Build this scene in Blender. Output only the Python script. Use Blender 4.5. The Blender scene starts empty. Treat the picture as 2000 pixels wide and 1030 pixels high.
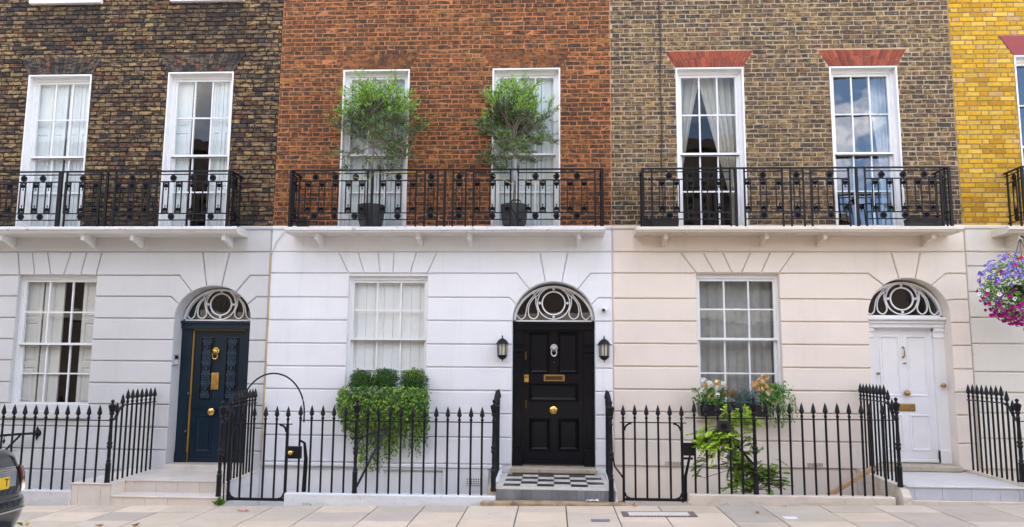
import bpy, bmesh, math, random
from math import sin, cos, pi, radians, sqrt, atan2
from mathutils import Vector, Matrix, noise

random.seed(7)
RND = random.Random(11)
scene = bpy.context.scene
COL = scene.collection

# ------------------------------------------------------------------ camera
# Facade plane is Y=0, street towards -Y, X to the right, Z up, units metres.
CAM_F, CAM_D, CAM_H = 1529.0, 11.8, 1.84          # focal length in photo pixels, distance to facade, eye height
_p, _y, _r = radians(7.417), radians(3.055), radians(0.4506)
_fw = Vector((-sin(_y) * cos(_p), cos(_y) * cos(_p), sin(_p)))
_rt = Vector((cos(_y), sin(_y), 0)); _up = _rt.cross(_fw)
C_R = _rt * cos(_r) + _up * sin(_r); C_U = -_rt * sin(_r) + _up * cos(_r)
CPOS = Vector((0, -CAM_D, CAM_H))
cam = bpy.data.cameras.new('camera'); camo = bpy.data.objects.new('camera', cam); COL.objects.link(camo)
m = Matrix((C_R, C_U, -_fw)).transposed().to_4x4(); m.translation = CPOS
camo.matrix_world = m
cam.sensor_width = 36; cam.lens = CAM_F / 2000 * 36; cam.clip_start = 0.1; cam.clip_end = 500
scene.camera = camo

def at(x, y, Y=0.0):
    """survey helper: where a sight line of the photo meets the vertical plane Y -> (X, Z) in metres"""
    d = C_R * ((x - 1000) / CAM_F) + C_U * ((515 - y) / CAM_F) + _fw
    p = CPOS + d * ((Y + CAM_D) / d.y)
    return p.x, p.z
def ax(x, y, Y=0.0): return at(x, y, Y)[0]
def az(x, y, Y=0.0): return at(x, y, Y)[1]

# ------------------------------------------------------------------ world, sun, exposure
SUN_EL, SUN_AZ = radians(58), radians(12)          # sun stands behind the terrace: the street front is in open shade
world = bpy.data.worlds.new('World'); scene.world = world; world.use_nodes = True
wn = world.node_tree; wn.nodes.clear()
wo = wn.nodes.new('ShaderNodeOutputWorld'); bg = wn.nodes.new('ShaderNodeBackground')
sky = wn.nodes.new('ShaderNodeTexSky'); sky.sky_type = 'NISHITA'; sky.sun_disc = False
sky.sun_elevation = SUN_EL; sky.sun_rotation = SUN_AZ; sky.air_density = 1.0; sky.dust_density = 0.15; sky.ozone_density = 1.6
tc = wn.nodes.new('ShaderNodeTexCoord')
mp = wn.nodes.new('ShaderNodeMapping'); mp.inputs['Scale'].default_value = (1, 1, 1.7); mp.inputs['Location'].default_value = (7.2, 4.0, 4.7)
nz = wn.nodes.new('ShaderNodeTexNoise'); nz.inputs['Scale'].default_value = 2.6; nz.inputs['Detail'].default_value = 9; nz.inputs['Roughness'].default_value = .58
cr = wn.nodes.new('ShaderNodeValToRGB'); cr.color_ramp.elements[0].position = .49; cr.color_ramp.elements[1].position = .70
mx = wn.nodes.new('ShaderNodeMix'); mx.data_type = 'RGBA'
mx.inputs[7].default_value = (21.5, 19.0, 16.2, 1)
wn.links.new(tc.outputs['Generated'], mp.inputs[0]); wn.links.new(mp.outputs[0], nz.inputs['Vector'])
wn.links.new(nz.outputs['Fac'], cr.inputs[0]); wn.links.new(cr.outputs[0], mx.inputs[0])
wn.links.new(sky.outputs[0], mx.inputs[6]); wn.links.new(mx.outputs[2], bg.inputs[0]); wn.links.new(bg.outputs[0], wo.inputs[0])
bg.inputs[1].default_value = 0.15
sl = bpy.data.lights.new('sun', 'SUN'); sl.energy = 4.5; sl.angle = radians(0.53); sl.color = (1, .95, .87)
so = bpy.data.objects.new('sun', sl); COL.objects.link(so)
sd = Vector((sin(SUN_AZ) * cos(SUN_EL), cos(SUN_AZ) * cos(SUN_EL), sin(SUN_EL)))   # towards the sun
so.rotation_euler = sd.to_track_quat('Z', 'Y').to_euler(); so.location = (0, 30, 40)
vs = scene.view_settings
vs.view_transform = 'Standard'; vs.look = 'None'; vs.gamma = 1; vs.use_curve_mapping = False; vs.exposure = 1.96
scene.cycles.use_denoising = True
scene.cycles.max_bounces = 10; scene.cycles.transparent_max_bounces = 12
scene.cycles.caustics_reflective = False; scene.cycles.caustics_refractive = False

# ------------------------------------------------------------------ materials
MATS = {}
def nd(t, kind, **kw):
    n = t.nodes.new(kind)
    for k, v in kw.items(): setattr(n, k, v)
    return n
def noise_fac(t, scale, detail=5, rough=.6, stretch=(1, 1, 1)):
    g = nd(t, 'ShaderNodeNewGeometry'); mpp = nd(t, 'ShaderNodeMapping'); mpp.inputs['Scale'].default_value = stretch
    n = nd(t, 'ShaderNodeTexNoise'); n.inputs['Scale'].default_value = scale; n.inputs['Detail'].default_value = detail; n.inputs['Roughness'].default_value = rough
    t.links.new(g.outputs['Position'], mpp.inputs[0]); t.links.new(mpp.outputs[0], n.inputs['Vector'])
    return n.outputs['Fac']
def ramp(t, fac, a, b):
    r = nd(t, 'ShaderNodeValToRGB'); r.color_ramp.elements[0].position = a; r.color_ramp.elements[1].position = b
    t.links.new(fac, r.inputs[0]); return r.outputs[0]
def mixc(t, fac, a, b, blend='MIX'):
    mm = nd(t, 'ShaderNodeMix', data_type='RGBA', blend_type=blend)
    for s, v in ((0, fac), (6, a), (7, b)):
        if isinstance(v, (int, float)): mm.inputs[s].default_value = v
        elif isinstance(v, tuple): mm.inputs[s].default_value = (*v[:3], 1)
        else: t.links.new(v, mm.inputs[s])
    return mm.outputs[2]
def pm(name, col=(.5, .5, .5), rough=.5, metal=0, var=.12, vscale=3, bump=0, bscale=60, attr=False, spots=(), spec=.5, stretch=(1, 1, 1), coat=0, trans=0):
    """principled material; spots = list of (noise scale, ramp a, ramp b, colour, strength, stretch)"""
    mt = bpy.data.materials.new(name); mt.use_nodes = True; t = mt.node_tree
    b = t.nodes['Principled BSDF']
    if attr:
        a = nd(t, 'ShaderNodeAttribute', attribute_name='Col'); base = a.outputs['Color']
    else: base = tuple(col)
    if var:
        f = noise_fac(t, vscale, 6, .6, stretch)
        lo = ramp(t, f, .3, .7)
        k = mixc(t, lo, (1 - var,) * 3, (1 + var,) * 3)
        base = mixc(t, 1.0, base, k, 'MULTIPLY')
    for sc, a0, b0, sc_col, st, stre in spots:
        f = ramp(t, noise_fac(t, sc, 8, .65, stre), a0, b0)
        mm = nd(t, 'ShaderNodeMath', operation='MULTIPLY'); t.links.new(f, mm.inputs[0]); mm.inputs[1].default_value = st
        base = mixc(t, mm.outputs[0], base, sc_col)
    if isinstance(base, tuple): b.inputs['Base Color'].default_value = (*base, 1)
    else: t.links.new(base, b.inputs['Base Color'])
    b.inputs['Roughness'].default_value = rough; b.inputs['Metallic'].default_value = metal
    b.inputs['Specular IOR Level'].default_value = spec; b.inputs['Coat Weight'].default_value = coat
    if bump:
        bp = nd(t, 'ShaderNodeBump'); bp.inputs['Strength'].default_value = bump; bp.inputs['Distance'].default_value = .01
        t.links.new(noise_fac(t, bscale, 6, .6, stretch), bp.inputs['Height']); t.links.new(bp.outputs[0], b.inputs['Normal'])
    if trans:
        tr = nd(t, 'ShaderNodeBsdfTranslucent'); ms = nd(t, 'ShaderNodeMixShader'); ms.inputs[0].default_value = trans
        if isinstance(base, tuple): tr.inputs[0].default_value = (*base, 1)
        else: t.links.new(base, tr.inputs[0])
        t.links.new(b.outputs[0], ms.inputs[1]); t.links.new(tr.outputs[0], ms.inputs[2])
        t.links.new(ms.outputs[0], t.nodes['Material Output'].inputs[0])
    MATS[name] = mt
    return mt
def glass(name, f0=.07, tint=(.93, .96, .96), bump=.05):
    """thin window pane: clear, with a Schlick reflection that is the same from both sides"""
    mt = bpy.data.materials.new(name); mt.use_nodes = True; t = mt.node_tree; t.nodes.clear()
    o = nd(t, 'ShaderNodeOutputMaterial'); ms = nd(t, 'ShaderNodeMixShader'); lw = nd(t, 'ShaderNodeLayerWeight'); lw.inputs['Blend'].default_value = .5
    pw = nd(t, 'ShaderNodeMath', operation='POWER'); pw.inputs[1].default_value = 5
    ma = nd(t, 'ShaderNodeMath', operation='MULTIPLY_ADD'); ma.inputs[1].default_value = 1 - f0; ma.inputs[2].default_value = f0
    tr = nd(t, 'ShaderNodeBsdfTransparent'); tr.inputs[0].default_value = (*tint, 1)
    gl = nd(t, 'ShaderNodeBsdfGlossy'); gl.inputs['Roughness'].default_value = .004
    bp = nd(t, 'ShaderNodeBump'); bp.inputs['Strength'].default_value = bump; bp.inputs['Distance'].default_value = .02
    t.links.new(noise_fac(t, 3.5, 1, .4), bp.inputs['Height']); t.links.new(bp.outputs[0], gl.inputs['Normal'])
    t.links.new(lw.outputs['Facing'], pw.inputs[0]); t.links.new(pw.outputs[0], ma.inputs[0]); t.links.new(ma.outputs[0], ms.inputs[0])
    t.links.new(tr.outputs[0], ms.inputs[1]); t.links.new(gl.outputs[0], ms.inputs[2]); t.links.new(ms.outputs[0], o.inputs[0])
    MATS[name] = mt
V = (1, 1, 1)
S1, S2, S3 = (1, 1, 2.4), (1.25, 1, 2.9), (.8, 1, 1.9)
pm('brick_soot', attr=True, rough=.9, var=.3, vscale=20, bump=.5, bscale=55, spec=.2, stretch=(1, 1, 1.8),
   spots=((9, .55, .66, (.17, .10, .065), .7, S3), (8, .46, .57, (.026, .024, .025), .92, S1), (19, .52, .64, (.03, .026, .026), .75, S2), (26, .60, .72, (.36, .26, .15), .35, S1), (1.3, .46, .72, (.03, .026, .024), .5, (1, 1, 1.6))))
pm('brick_orange', attr=True, rough=.88, var=.3, vscale=20, bump=.4, bscale=55, spec=.2, stretch=(1, 1, 1.8),
   spots=((9, .54, .63, (.36, .20, .045), .75, S1), (7.5, .475, .57, (.045, .036, .032), .88, S2), (9.5, .515, .61, (.40, .155, .055), .85, S3), (1.0, .43, .66, (.05, .034, .026), .72, (1, 1, 1.5))))
pm('brick_stock', attr=True, rough=.88, var=.3, vscale=20, bump=.4, bscale=55, spec=.2, stretch=(1, 1, 1.8),
   spots=((9, .54, .63, (.40, .26, .085), .75, S1), (7.5, .485, .57, (.034, .032, .034), .9, S2), (11, .53, .64, (.40, .29, .165), .75, S3), (.9, .44, .68, (.045, .039, .033), .62, (1, 1, 1.5))))
pm('brick_yellow', attr=True, rough=.85, var=.16, vscale=18, bump=.35, bscale=55, spec=.2, spots=((20, .62, .75, (.25, .13, .06), .5, V),))
pm('mortar_black', (.022, .02, .02), .95, var=.5, vscale=9, bump=.6, bscale=70, spots=((7, .55, .7, (.13, .095, .05), .7, V),))
pm('mortar_orange', (.43, .165, .07), .95, var=.3, vscale=8, bump=.5, bscale=70, spots=((3, .52, .7, (.22, .09, .05), .5, V), (9, .6, .75, (.06, .04, .03), .7, V)))
pm('mortar_cream', (.43, .33, .215), .95, var=.25, vscale=8, bump=.4, bscale=70, spots=((2.5, .5, .72, (.20, .17, .13), .5, V),))
pm('mortar_buff', (.27, .185, .075), .95, var=.25, vscale=9, bump=.4, bscale=70)
pm('gauged_red', attr=True, rough=.8, var=.18, vscale=20, bump=.25, bscale=60, spots=((6, .6, .75, (.10, .05, .04), .5, V),))
pm('painted_red', (.26, .035, .04), .6, var=.1, vscale=5)
def stucco(name, col, dirt=(.30, .27, .23)):
    pm(name, col, .62, var=.045, vscale=1.4, bump=.10, bscale=25, spec=.35,
       spots=((1.1, .56, .85, dirt, .20, (1.6, 1, .45)), (7, .56, .80, dirt, .14, (1.6, 1, .10)), (9, .66, .80, dirt, .30, V)))
stucco('stucco_grey', (.592, .59, .588)); stucco('stucco_white', (.79, .795, .81)); stucco('stucco_cream', (.775, .685, .595)); stucco('stucco_pale', (.72, .67, .59))
pm('white_paint', (.80, .80, .80), .4, var=.03, vscale=5, spots=((14, .66, .8, (.55, .52, .48), .12, V),))
pm('white_gloss', (.80, .80, .815), .28, var=.02, vscale=5)
pm('ledge_white', (.72, .70, .67), .6, var=.06, vscale=4, bump=.15, bscale=30, spots=((7, .60, .72, (.10, .085, .07), .7, (1, 1, 1.6)),))
pm('ledge_cream', (.72, .64, .55), .6, var=.06, vscale=4, bump=.15, bscale=30, spots=((6, .60, .72, (.10, .085, .07), .7, (1, 1, 1.6)),))
pm('iron', (.006, .0065, .0085), .42, var=.25, vscale=12, bump=.2, bscale=90, spec=.25)
pm('navy_paint', (.0035, .017, .033), .34, var=.12, vscale=4, bump=.04, bscale=25, spec=.4)
pm('dark_panel', (.006, .009, .013), .3, var=.1)
pm('navy_iron', (.032, .075, .12), .35, var=.1)
pm('black_paint', (.0035, .0045, .0075), .2, var=.15, vscale=4, bump=.05, bscale=22, spec=.22)
pm('brass', (.70, .47, .14), .27, 1, var=.2, vscale=30, spots=((25, .6, .75, (.25, .15, .05), .5, V),))
pm('brass_old', (.42, .27, .11), .36, 1, var=.25, vscale=40)
pm('brass_dark', (.10, .065, .035), .4, 1, var=.3, vscale=40)
pm('gold_strip', (.36, .21, .035), .45, var=.1)
pm('silver', (.62, .60, .56), .3, 1, var=.15, vscale=60)
pm('black_plastic', (.012, .012, .014), .35, var=.1)
pm('grey_plastic', (.35, .36, .38), .4, var=.05)
pm('white_plastic', (.75, .75, .76), .35, var=.02)
pm('marble', (.67, .60, .52), .45, var=.07, vscale=3, spots=((2.2, .52, .62, (.48, .45, .42), .30, V), (8, .64, .75, (.34, .25, .14), .40, V)))
pm('marble_grey', (.50, .51, .54), .4, var=.1, vscale=3, spots=((2.6, .5, .62, (.34, .35, .38), .45, (1, 1, 2)), (12, .66, .76, (.2, .17, .13), .4, V)))
pm('marble_tread', (.60, .585, .565), .5, var=.06, vscale=4, spots=((5, .58, .72, (.40, .37, .33), .35, V),))
pm('slate_tile', (.16, .165, .18), .45, var=.3, vscale=6, stretch=(1, 1, .3), spots=((4, .55, .7, (.34, .32, .31), .5, (1.5, 1, .2)),))
pm('tile_black', (.035, .036, .042), .4, var=.3, vscale=9, spots=((16, .6, .75, (.25, .23, .2), .35, V),))
pm('tile_white', (.62, .58, .51), .45, var=.08, vscale=9, spots=((16, .62, .75, (.3, .25, .18), .35, V),))
pm('old_stone', (.36, .27, .15), .9, var=.25, vscale=5, bump=.5, bscale=40, spots=((6, .5, .65, (.07, .065, .05), .8, V),))
pm('sill_stone', (.44, .38, .29), .8, var=.15, vscale=6, bump=.3, bscale=40, spots=((9, .58, .72, (.14, .10, .06), .6, (1, 1, 2)),))
def plinthm(name, col, moss):
    pm(name, col, .75, var=.06, vscale=3, bump=.25, bscale=30, spots=((3.5, .52, .62, moss, .35, (1, 1, 3)), (13, .6, .72, (.10, .09, .06), .5, V)))
plinthm('plinth_white', (.72, .72, .73), (.52, .5, .46)); plinthm('plinth_grey', (.60, .58, .57), (.45, .42, .38)); plinthm('plinth_cream', (.62, .54, .45), (.33, .29, .21))
pm('moss', (.075, .075, .035), .95, var=.5, vscale=20, bump=.8, bscale=80)
pm('paving', attr=True, rough=.8, var=.08, vscale=2.5, bump=.25, bscale=45, spec=.3, spots=((7, .58, .75, (.14, .12, .10), .30, V), (40, .66, .76, (.09, .08, .07), .45, V), (16, .70, .73, (.13, .115, .10), .55, V), (1.3, .55, .75, (.36, .31, .25), .35, V)))
pm('joint_sand', (.06, .05, .036), .95, var=.4, vscale=6, spots=((5, .6, .72, (.10, .13, .03), .7, V), (8, .62, .75, (.34, .24, .10), .6, V)))
pm('asphalt', (.05, .05, .052), .9, var=.25, vscale=30, bump=.4, bscale=120)
pm('bounce_paving', (.42, .38, .33), .85, var=.12, vscale=2)
pm('kerb_granite', (.30, .29, .28), .8, var=.2, vscale=30, bump=.2)
pm('cast_iron', (.20, .165, .13), .6, .4, var=.3, vscale=20, bump=.3)
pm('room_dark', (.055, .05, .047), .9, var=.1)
pm('shutter_bright', (.82, .82, .81), .5, var=.02); pm('shutter_white', (.66, .70, .69), .5, var=.02); pm('shutter_cream', (.60, .585, .54), .5, var=.03)
pm('curtain_white', (.80, .80, .80), .9, var=.03, trans=.1); pm('curtain_ivory', (.66, .62, .54), .9, var=.05, trans=.2); pm('curtain_net', (.46, .46, .44), .9, var=.12, vscale=5, trans=.3)
pm('bark', (.20, .165, .125), .9, var=.3, vscale=25, bump=.6, bscale=70); pm('pot_dark', (.035, .037, .043), .55, var=.2, vscale=8, bump=.15)
pm('soil', (.03, .022, .015), .95, var=.3)
pm('leaf', attr=True, rough=.45, var=.15, vscale=30, spec=.4, trans=.28)
pm('petal', attr=True, rough=.6, var=.08, vscale=40, spec=.25, trans=.25)
pm('timber', (.42, .26, .13), .7, var=.2, vscale=6, stretch=(1, 1, 8)); pm('string_yellow', (.55, .45, .12), .8, var=0)
pm('car_paint', (.030, .036, .045), .22, .55, var=.04, coat=.8); pm('car_chrome', (.7, .72, .75), .12, 1, var=0); pm('car_glass', (.012, .014, .016), .06, var=0)
pm('car_lamp', (.35, .02, .025), .15, var=0, coat=.6); pm('car_trim', (.012, .012, .013), .5, var=.1); pm('tyre', (.015, .015, .016), .8, var=.2); pm('plate_yellow', (.80, .50, .02), .4, var=0); pm('ink', (.01, .01, .01), .5, var=0)
pm('cable', (.03, .028, .028), .6, var=0); pm('cable_cream', (.55, .42, .22), .6, var=.2)
pm('opp_brick', (.085, .062, .052), .9, var=.3, vscale=3, bump=.2); pm('opp_stone', (.45, .42, .38), .8, var=.1); pm('opp_glass', (.02, .022, .025), .08, var=0); pm('slate_roof', (.06, .06, .068), .7, var=.2)
pm('lamp_glass', (.55, .52, .40), .25, var=.05)
glass('pane_glass', .06); glass('pane_old', .05, (.97, .99, .99), .06); glass('pane_fan', .085, (.85, .9, .93), .07); glass('pane_bright', .20, (.82, .89, .93), .09)
M = MATS

# ------------------------------------------------------------------ mesh builders
class MB:
    def __init__(s): s.v = []; s.f = []; s.c = []; s.col = (1, 1, 1)
    def face(s, pts, col=None):
        n = len(s.v); s.v.extend(tuple(p) for p in pts); s.f.append(tuple(range(n, n + len(pts)))); s.c.append(col or s.col)
    def box(s, x0, x1, y0, y1, z0, z1, bev=0):
        n = len(s.v)
        if bev <= 0:
            s.v += [(x, y, z) for x in (x0, x1) for y in (y0, y1) for z in (z0, z1)]
            for q in ((0, 1, 3, 2), (4, 6, 7, 5), (0, 4, 5, 1), (2, 3, 7, 6), (0, 2, 6, 4), (1, 5, 7, 3)): s.f.append(tuple(n + i for i in q)); s.c.append(s.col)
            return s
        b = min(bev, (x1 - x0) / 2.2, (y1 - y0) / 2.2, (z1 - z0) / 2.2)
        bm = bmesh.new(); bmesh.ops.create_cube(bm, size=1)
        for v in bm.verts: v.co = Vector(((x0 + x1) / 2 + v.co.x * (x1 - x0), (y0 + y1) / 2 + v.co.y * (y1 - y0), (z0 + z1) / 2 + v.co.z * (z1 - z0)))
        bmesh.ops.bevel(bm, geom=bm.edges[:], offset=b, segments=1, affect='EDGES')
        bm.verts.index_update()
        s.v += [tuple(v.co) for v in bm.verts]
        for f in bm.faces: s.f.append(tuple(n + v.index for v in f.verts)); s.c.append(s.col)
        bm.free(); return s
    def loft(s, rings, closed=True, cap=True):
        n = len(s.v); k = len(rings[0])
        for r in rings: s.v += [tuple(p) for p in r]
        for i in range(len(rings) - 1):
            for j in range(k if closed else k - 1):
                a, b = n + i * k + j, n + i * k + (j + 1) % k
                s.f.append((a, b, b + k, a + k)); s.c.append(s.col)
        if cap and closed:
            s.f.append(tuple(n + j for j in reversed(range(k)))); s.c.append(s.col)
            e = n + (len(rings) - 1) * k; s.f.append(tuple(e + j for j in range(k))); s.c.append(s.col)
        return s
    def lathe(s, prof, cx=0, cy=0, cz=0, n=10, axis='z'):
        rings = []
        for r, h in prof:
            r = max(r, .0004); ring = []
            for j in range(n):
                a = 2 * pi * j / n
                if axis == 'z': ring.append((cx + r * cos(a), cy + r * sin(a), cz + h))
                elif axis == 'y': ring.append((cx + r * cos(a), cy - h, cz + r * sin(a)))   # grows towards the street
                else: ring.append((cx + h, cy + r * cos(a), cz + r * sin(a)))
            rings.append(ring)
        return s.loft(rings)
    def tube(s, path, r, n=6):
        P = [Vector(p) for p in path]; rings = []
        up = Vector((0, 0, 1))
        for i, p in enumerate(P):
            d = (P[min(i + 1, len(P) - 1)] - P[max(i - 1, 0)]).normalized()
            u = d.cross(up if abs(d.z) < .95 else Vector((0, 1, 0))).normalized(); w = d.cross(u)
            rr = r[i] if isinstance(r, (list, tuple)) else r
            rings.append([p + u * rr * cos(2 * pi * j / n) + w * rr * sin(2 * pi * j / n) for j in range(n)])
        return s.loft(rings)
    def ribbon(s, path, w, y0, y1, closed=False):
        """flat strip of width w following an XZ path, from y0 (front) to y1 (back)"""
        P = [Vector((p[0], p[1])) for p in path]; n = len(P); rings = []
        for i, p in enumerate(P):
            a = P[(i - 1) % n] if closed or i > 0 else P[0]; b = P[(i + 1) % n] if closed or i < n - 1 else P[-1]
            d = (b - a).normalized(); q = Vector((-d.y, d.x)) * w / 2
            rings.append([(p.x + q.x, y0, p.y + q.y), (p.x - q.x, y0, p.y - q.y), (p.x - q.x, y1, p.y - q.y), (p.x + q.x, y1, p.y + q.y)])
        if closed: rings.append(rings[0])
        return s.loft(rings, cap=not closed)
    def poly(s, pts, yf, yb, ch=0, sides=True):
        """XZ polygon (any winding) as a block: front at yf, back open at yb, edges chamfered by ch"""
        A = sum(pts[i][0] * pts[(i + 1) % len(pts)][1] - pts[(i + 1) % len(pts)][0] * pts[i][1] for i in range(len(pts)))
        P = list(pts) if A > 0 else list(reversed(pts))
        k = len(P); ins = []
        for i in range(k):
            a, p, b = Vector(P[i - 1]), Vector(P[i]), Vector(P[(i + 1) % k])
            d1 = (p - a).normalized(); d2 = (b - p).normalized()
            n1 = Vector((-d1.y, d1.x)); n2 = Vector((-d2.y, d2.x)); mm = n1 + n2
            if mm.length < 1e-4: mm = n1
            mm.normalize(); ln = ch / max(.35, mm.dot(n1)); ins.append(p + mm * ln)
        n = len(s.v)
        s.v += [(q.x, yf, q.y) for q in ins]; s.v += [(q[0], yf + ch, q[1]) for q in P]; s.v += [(q[0], yb, q[1]) for q in P]
        s.f.append(tuple(n + i for i in range(k))); s.c.append(s.col)
        for i in range(k):
            j = (i + 1) % k
            if ch: s.f.append((n + i, n + k + i, n + k + j, n + j)); s.c.append(s.col)
            s.f.append((n + k + i, n + 2 * k + i, n + 2 * k + j, n + k + j)); s.c.append(s.col)
        return s
    def cells(s, x0, x1, z0, z1, holes, y):
        xs = sorted({x0, x1, *[min(max(h[i], x0), x1) for h in holes for i in (0, 1)]}); zs = sorted({z0, z1, *[min(max(h[i], z0), z1) for h in holes for i in (2, 3)]})
        for i in range(len(xs) - 1):
            for j in range(len(zs) - 1):
                a, b, c, d = xs[i], xs[i + 1], zs[j], zs[j + 1]; mx_, mz_ = (a + b) / 2, (c + d) / 2
                if b - a < 1e-6 or d - c < 1e-6 or any(h[0] < mx_ < h[1] and h[2] < mz_ < h[3] for h in holes): continue
                s.face([(a, y, c), (b, y, c), (b, y, d), (a, y, d)])
        return s
    def leaf(s, p, d, nrm, L, W, col, fold=.25):
        p = Vector(p); d = Vector(d).normalized(); sd_ = d.cross(Vector(nrm))
        if sd_.length < 1e-3: sd_ = d.cross(Vector((.3, .5, .8)))
        sd_.normalize(); up = sd_.cross(d)
        a = p + d * L * .5 + sd_ * W * .5 + up * W * fold; b = p + d * L * .5 - sd_ * W * .5 + up * W * fold; t = p + d * L
        n = len(s.v); s.v += [tuple(p), tuple(a), tuple(t), tuple(b)]
        s.f += [(n, n + 1, n + 2), (n, n + 2, n + 3)]; s.c += [col, col]
    def mesh(s, name, mat, smooth=False, off=(0, 0, 0), colors=False):
        me = bpy.data.meshes.new(name)
        o = off
        me.from_pydata([(a - o[0], b - o[1], c - o[2]) for a, b, c in s.v], [], s.f)
        if colors:
            at_ = me.color_attributes.new('Col', 'FLOAT_COLOR', 'CORNER'); buf = []
            for f, c in zip(s.f, s.c): buf += [c[0], c[1], c[2], 1.0] * len(f)
            at_.data.foreach_set('color', buf)
        me.materials.append(M[mat] if isinstance(mat, str) else mat)
        if smooth:
            me.polygons.foreach_set('use_smooth', [True] * len(me.polygons)); me.set_sharp_from_angle(angle=radians(40))
        return me

WL = {}
def put(name, me, parent=None, loc=(0, 0, 0), rot=None, scl=None):
    o = bpy.data.objects.new(name, me); COL.objects.link(o)
    w = Vector(loc); WL[o] = w
    if parent: o.parent = parent; o.location = w - WL[parent]
    else: o.location = w
    if rot: o.rotation_euler = rot
    if scl: o.scale = scl
    return o
def tag(o, label, cat, group=None, kind=None):
    if label: o['label'] = label
    if cat: o['category'] = cat
    if group: o['group'] = group
    if kind: o['kind'] = kind
    return o
def thing(name, label, cat, loc, group=None):
    return tag(put(name, None, None, loc), label, cat, group)
def part(mb, name, mat, parent, smooth=False, colors=False, label=None, kind=None):
    """builder in world coordinates -> child mesh with its origin at its own centre of bounds"""
    xs = [v[0] for v in mb.v]; ys = [v[1] for v in mb.v]; zs = [v[2] for v in mb.v]
    c = ((min(xs) + max(xs)) / 2, (min(ys) + max(ys)) / 2, min(zs))
    o = put(name, mb.mesh(name, mat, smooth, c, colors), parent, c)
    if label: o['label'] = label
    if kind: o['kind'] = kind
    return o
def struct(mb, name, mat, **k):
    return tag(part(mb, name, mat, None, **k), None, None, kind='structure')
def one(mb, name, mat, label, cat, group=None, **k):
    return tag(part(mb, name, mat, None, **k), label, cat, group)

# ------------------------------------------------------------------ ground, pavement, road, area wells
def PZ(x): return .075 + .0167 * x                    # the street climbs gently to the right
def slope_sheet(x0, x1, y0, y1, dz):
    return MB_face([(x0, y0, PZ(x0) + dz), (x1, y0, PZ(x1) + dz), (x1, y1, PZ(x1) + dz), (x0, y1, PZ(x0) + dz)])
def MB_face(p):
    b = MB(); b.face(p); return b
struct(slope_sheet(-60, 60, -70, -3.56, -.13), 'road', 'asphalt')
struct(slope_sheet(-60, 60, -15.5, -10.6, 0), 'bounce_pavement', 'bounce_paving')  # unseen far pavement, added pale to bounce sunlight up under the balconies
pav = struct(slope_sheet(-30, 30, -3.42, -1.49, -.012), 'pavement', 'joint_sand')
PAVC = [(.47, .415, .36), (.44, .395, .345), (.49, .43, .37), (.40, .37, .335), (.45, .405, .355), (.335, .31, .295), (.31, .295, .285), (.50, .43, .36), (.41, .38, .345)]
PAVG = [(.34, .315, .29), (.37, .345, .315), (.31, .29, .275), (.39, .355, .315), (.42, .365, .305)]
rows = [-1.50, -1.97, -2.52, -3.02, -3.40]
x = -9.6
cols_x = [-9.6]
while x < 8.4:
    x += RND.choice((.56, .6, .6, .64, .72)); cols_x.append(x)
def slab_at(x0, x1, y0, y1):
    b = MB(); g = .0065; dz = RND.uniform(-.002, .0025); k0 = 1.12; c = RND.choice(PAVG if x0 > .9 and RND.random() < .8 else PAVC); c = tuple(q * .68 + m_ * .32 for q, m_ in zip(c, (.41, .37, .33) if x0 < .9 else (.37, .34, .305))); k = RND.uniform(.92, 1.08); b.col = (c[0] * k * k0 * 1.10, c[1] * k * k0 * 1.03, c[2] * k * k0 * .91)
    tp = [(x0 + g, y0 + g), (x1 - g, y0 + g), (x1 - g, y1 - g), (x0 + g, y1 - g)]; e = .006
    inn = [(x0 + g + e, y0 + g + e), (x1 - g - e, y0 + g + e), (x1 - g - e, y1 - g - e), (x0 + g + e, y1 - g - e)]
    b.loft([[(q[0], q[1], PZ(q[0]) - .05) for q in tp], [(q[0], q[1], PZ(q[0]) - .004 + dz) for q in tp], [(q[0], q[1], PZ(q[0]) + dz) for q in inn]])
    part(b, 'paving_slab', 'paving', pav, colors=True)
for i in range(len(cols_x) - 1):
    a, b_ = cols_x[i], cols_x[i + 1]
    k = 0
    while k < 4:
        step = 2 if (k < 3 and RND.random() < .14) else 1
        slab_at(a, b_, rows[k + step], rows[k]); k += step
for i in range(24):
    xa = -9.6 + i * .8; b = MB()
    b.loft([[(q, yy, PZ(q) + z) for q, yy, z in ((xa, -3.56, dz), (xa + .79, -3.56, dz), (xa + .79, -3.41, dz), (xa, -3.41, dz))] for dz in (-.2, -.006, 0)])
    part(b, 'kerb_stone', 'kerb_granite', pav)
b = MB(); b.face([(-11.2, -1.4, -2.4), (11.3, -1.4, -2.4), (11.3, .05, -2.4), (-11.2, .05, -2.4)]); struct(b, 'area_floor', 'marble_tread')
b = MB(); b.box(-11.2, 11.3, -1.50, -1.32, -2.5, -.20); struct(b, 'area_wall', 'plinth_grey')

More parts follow.
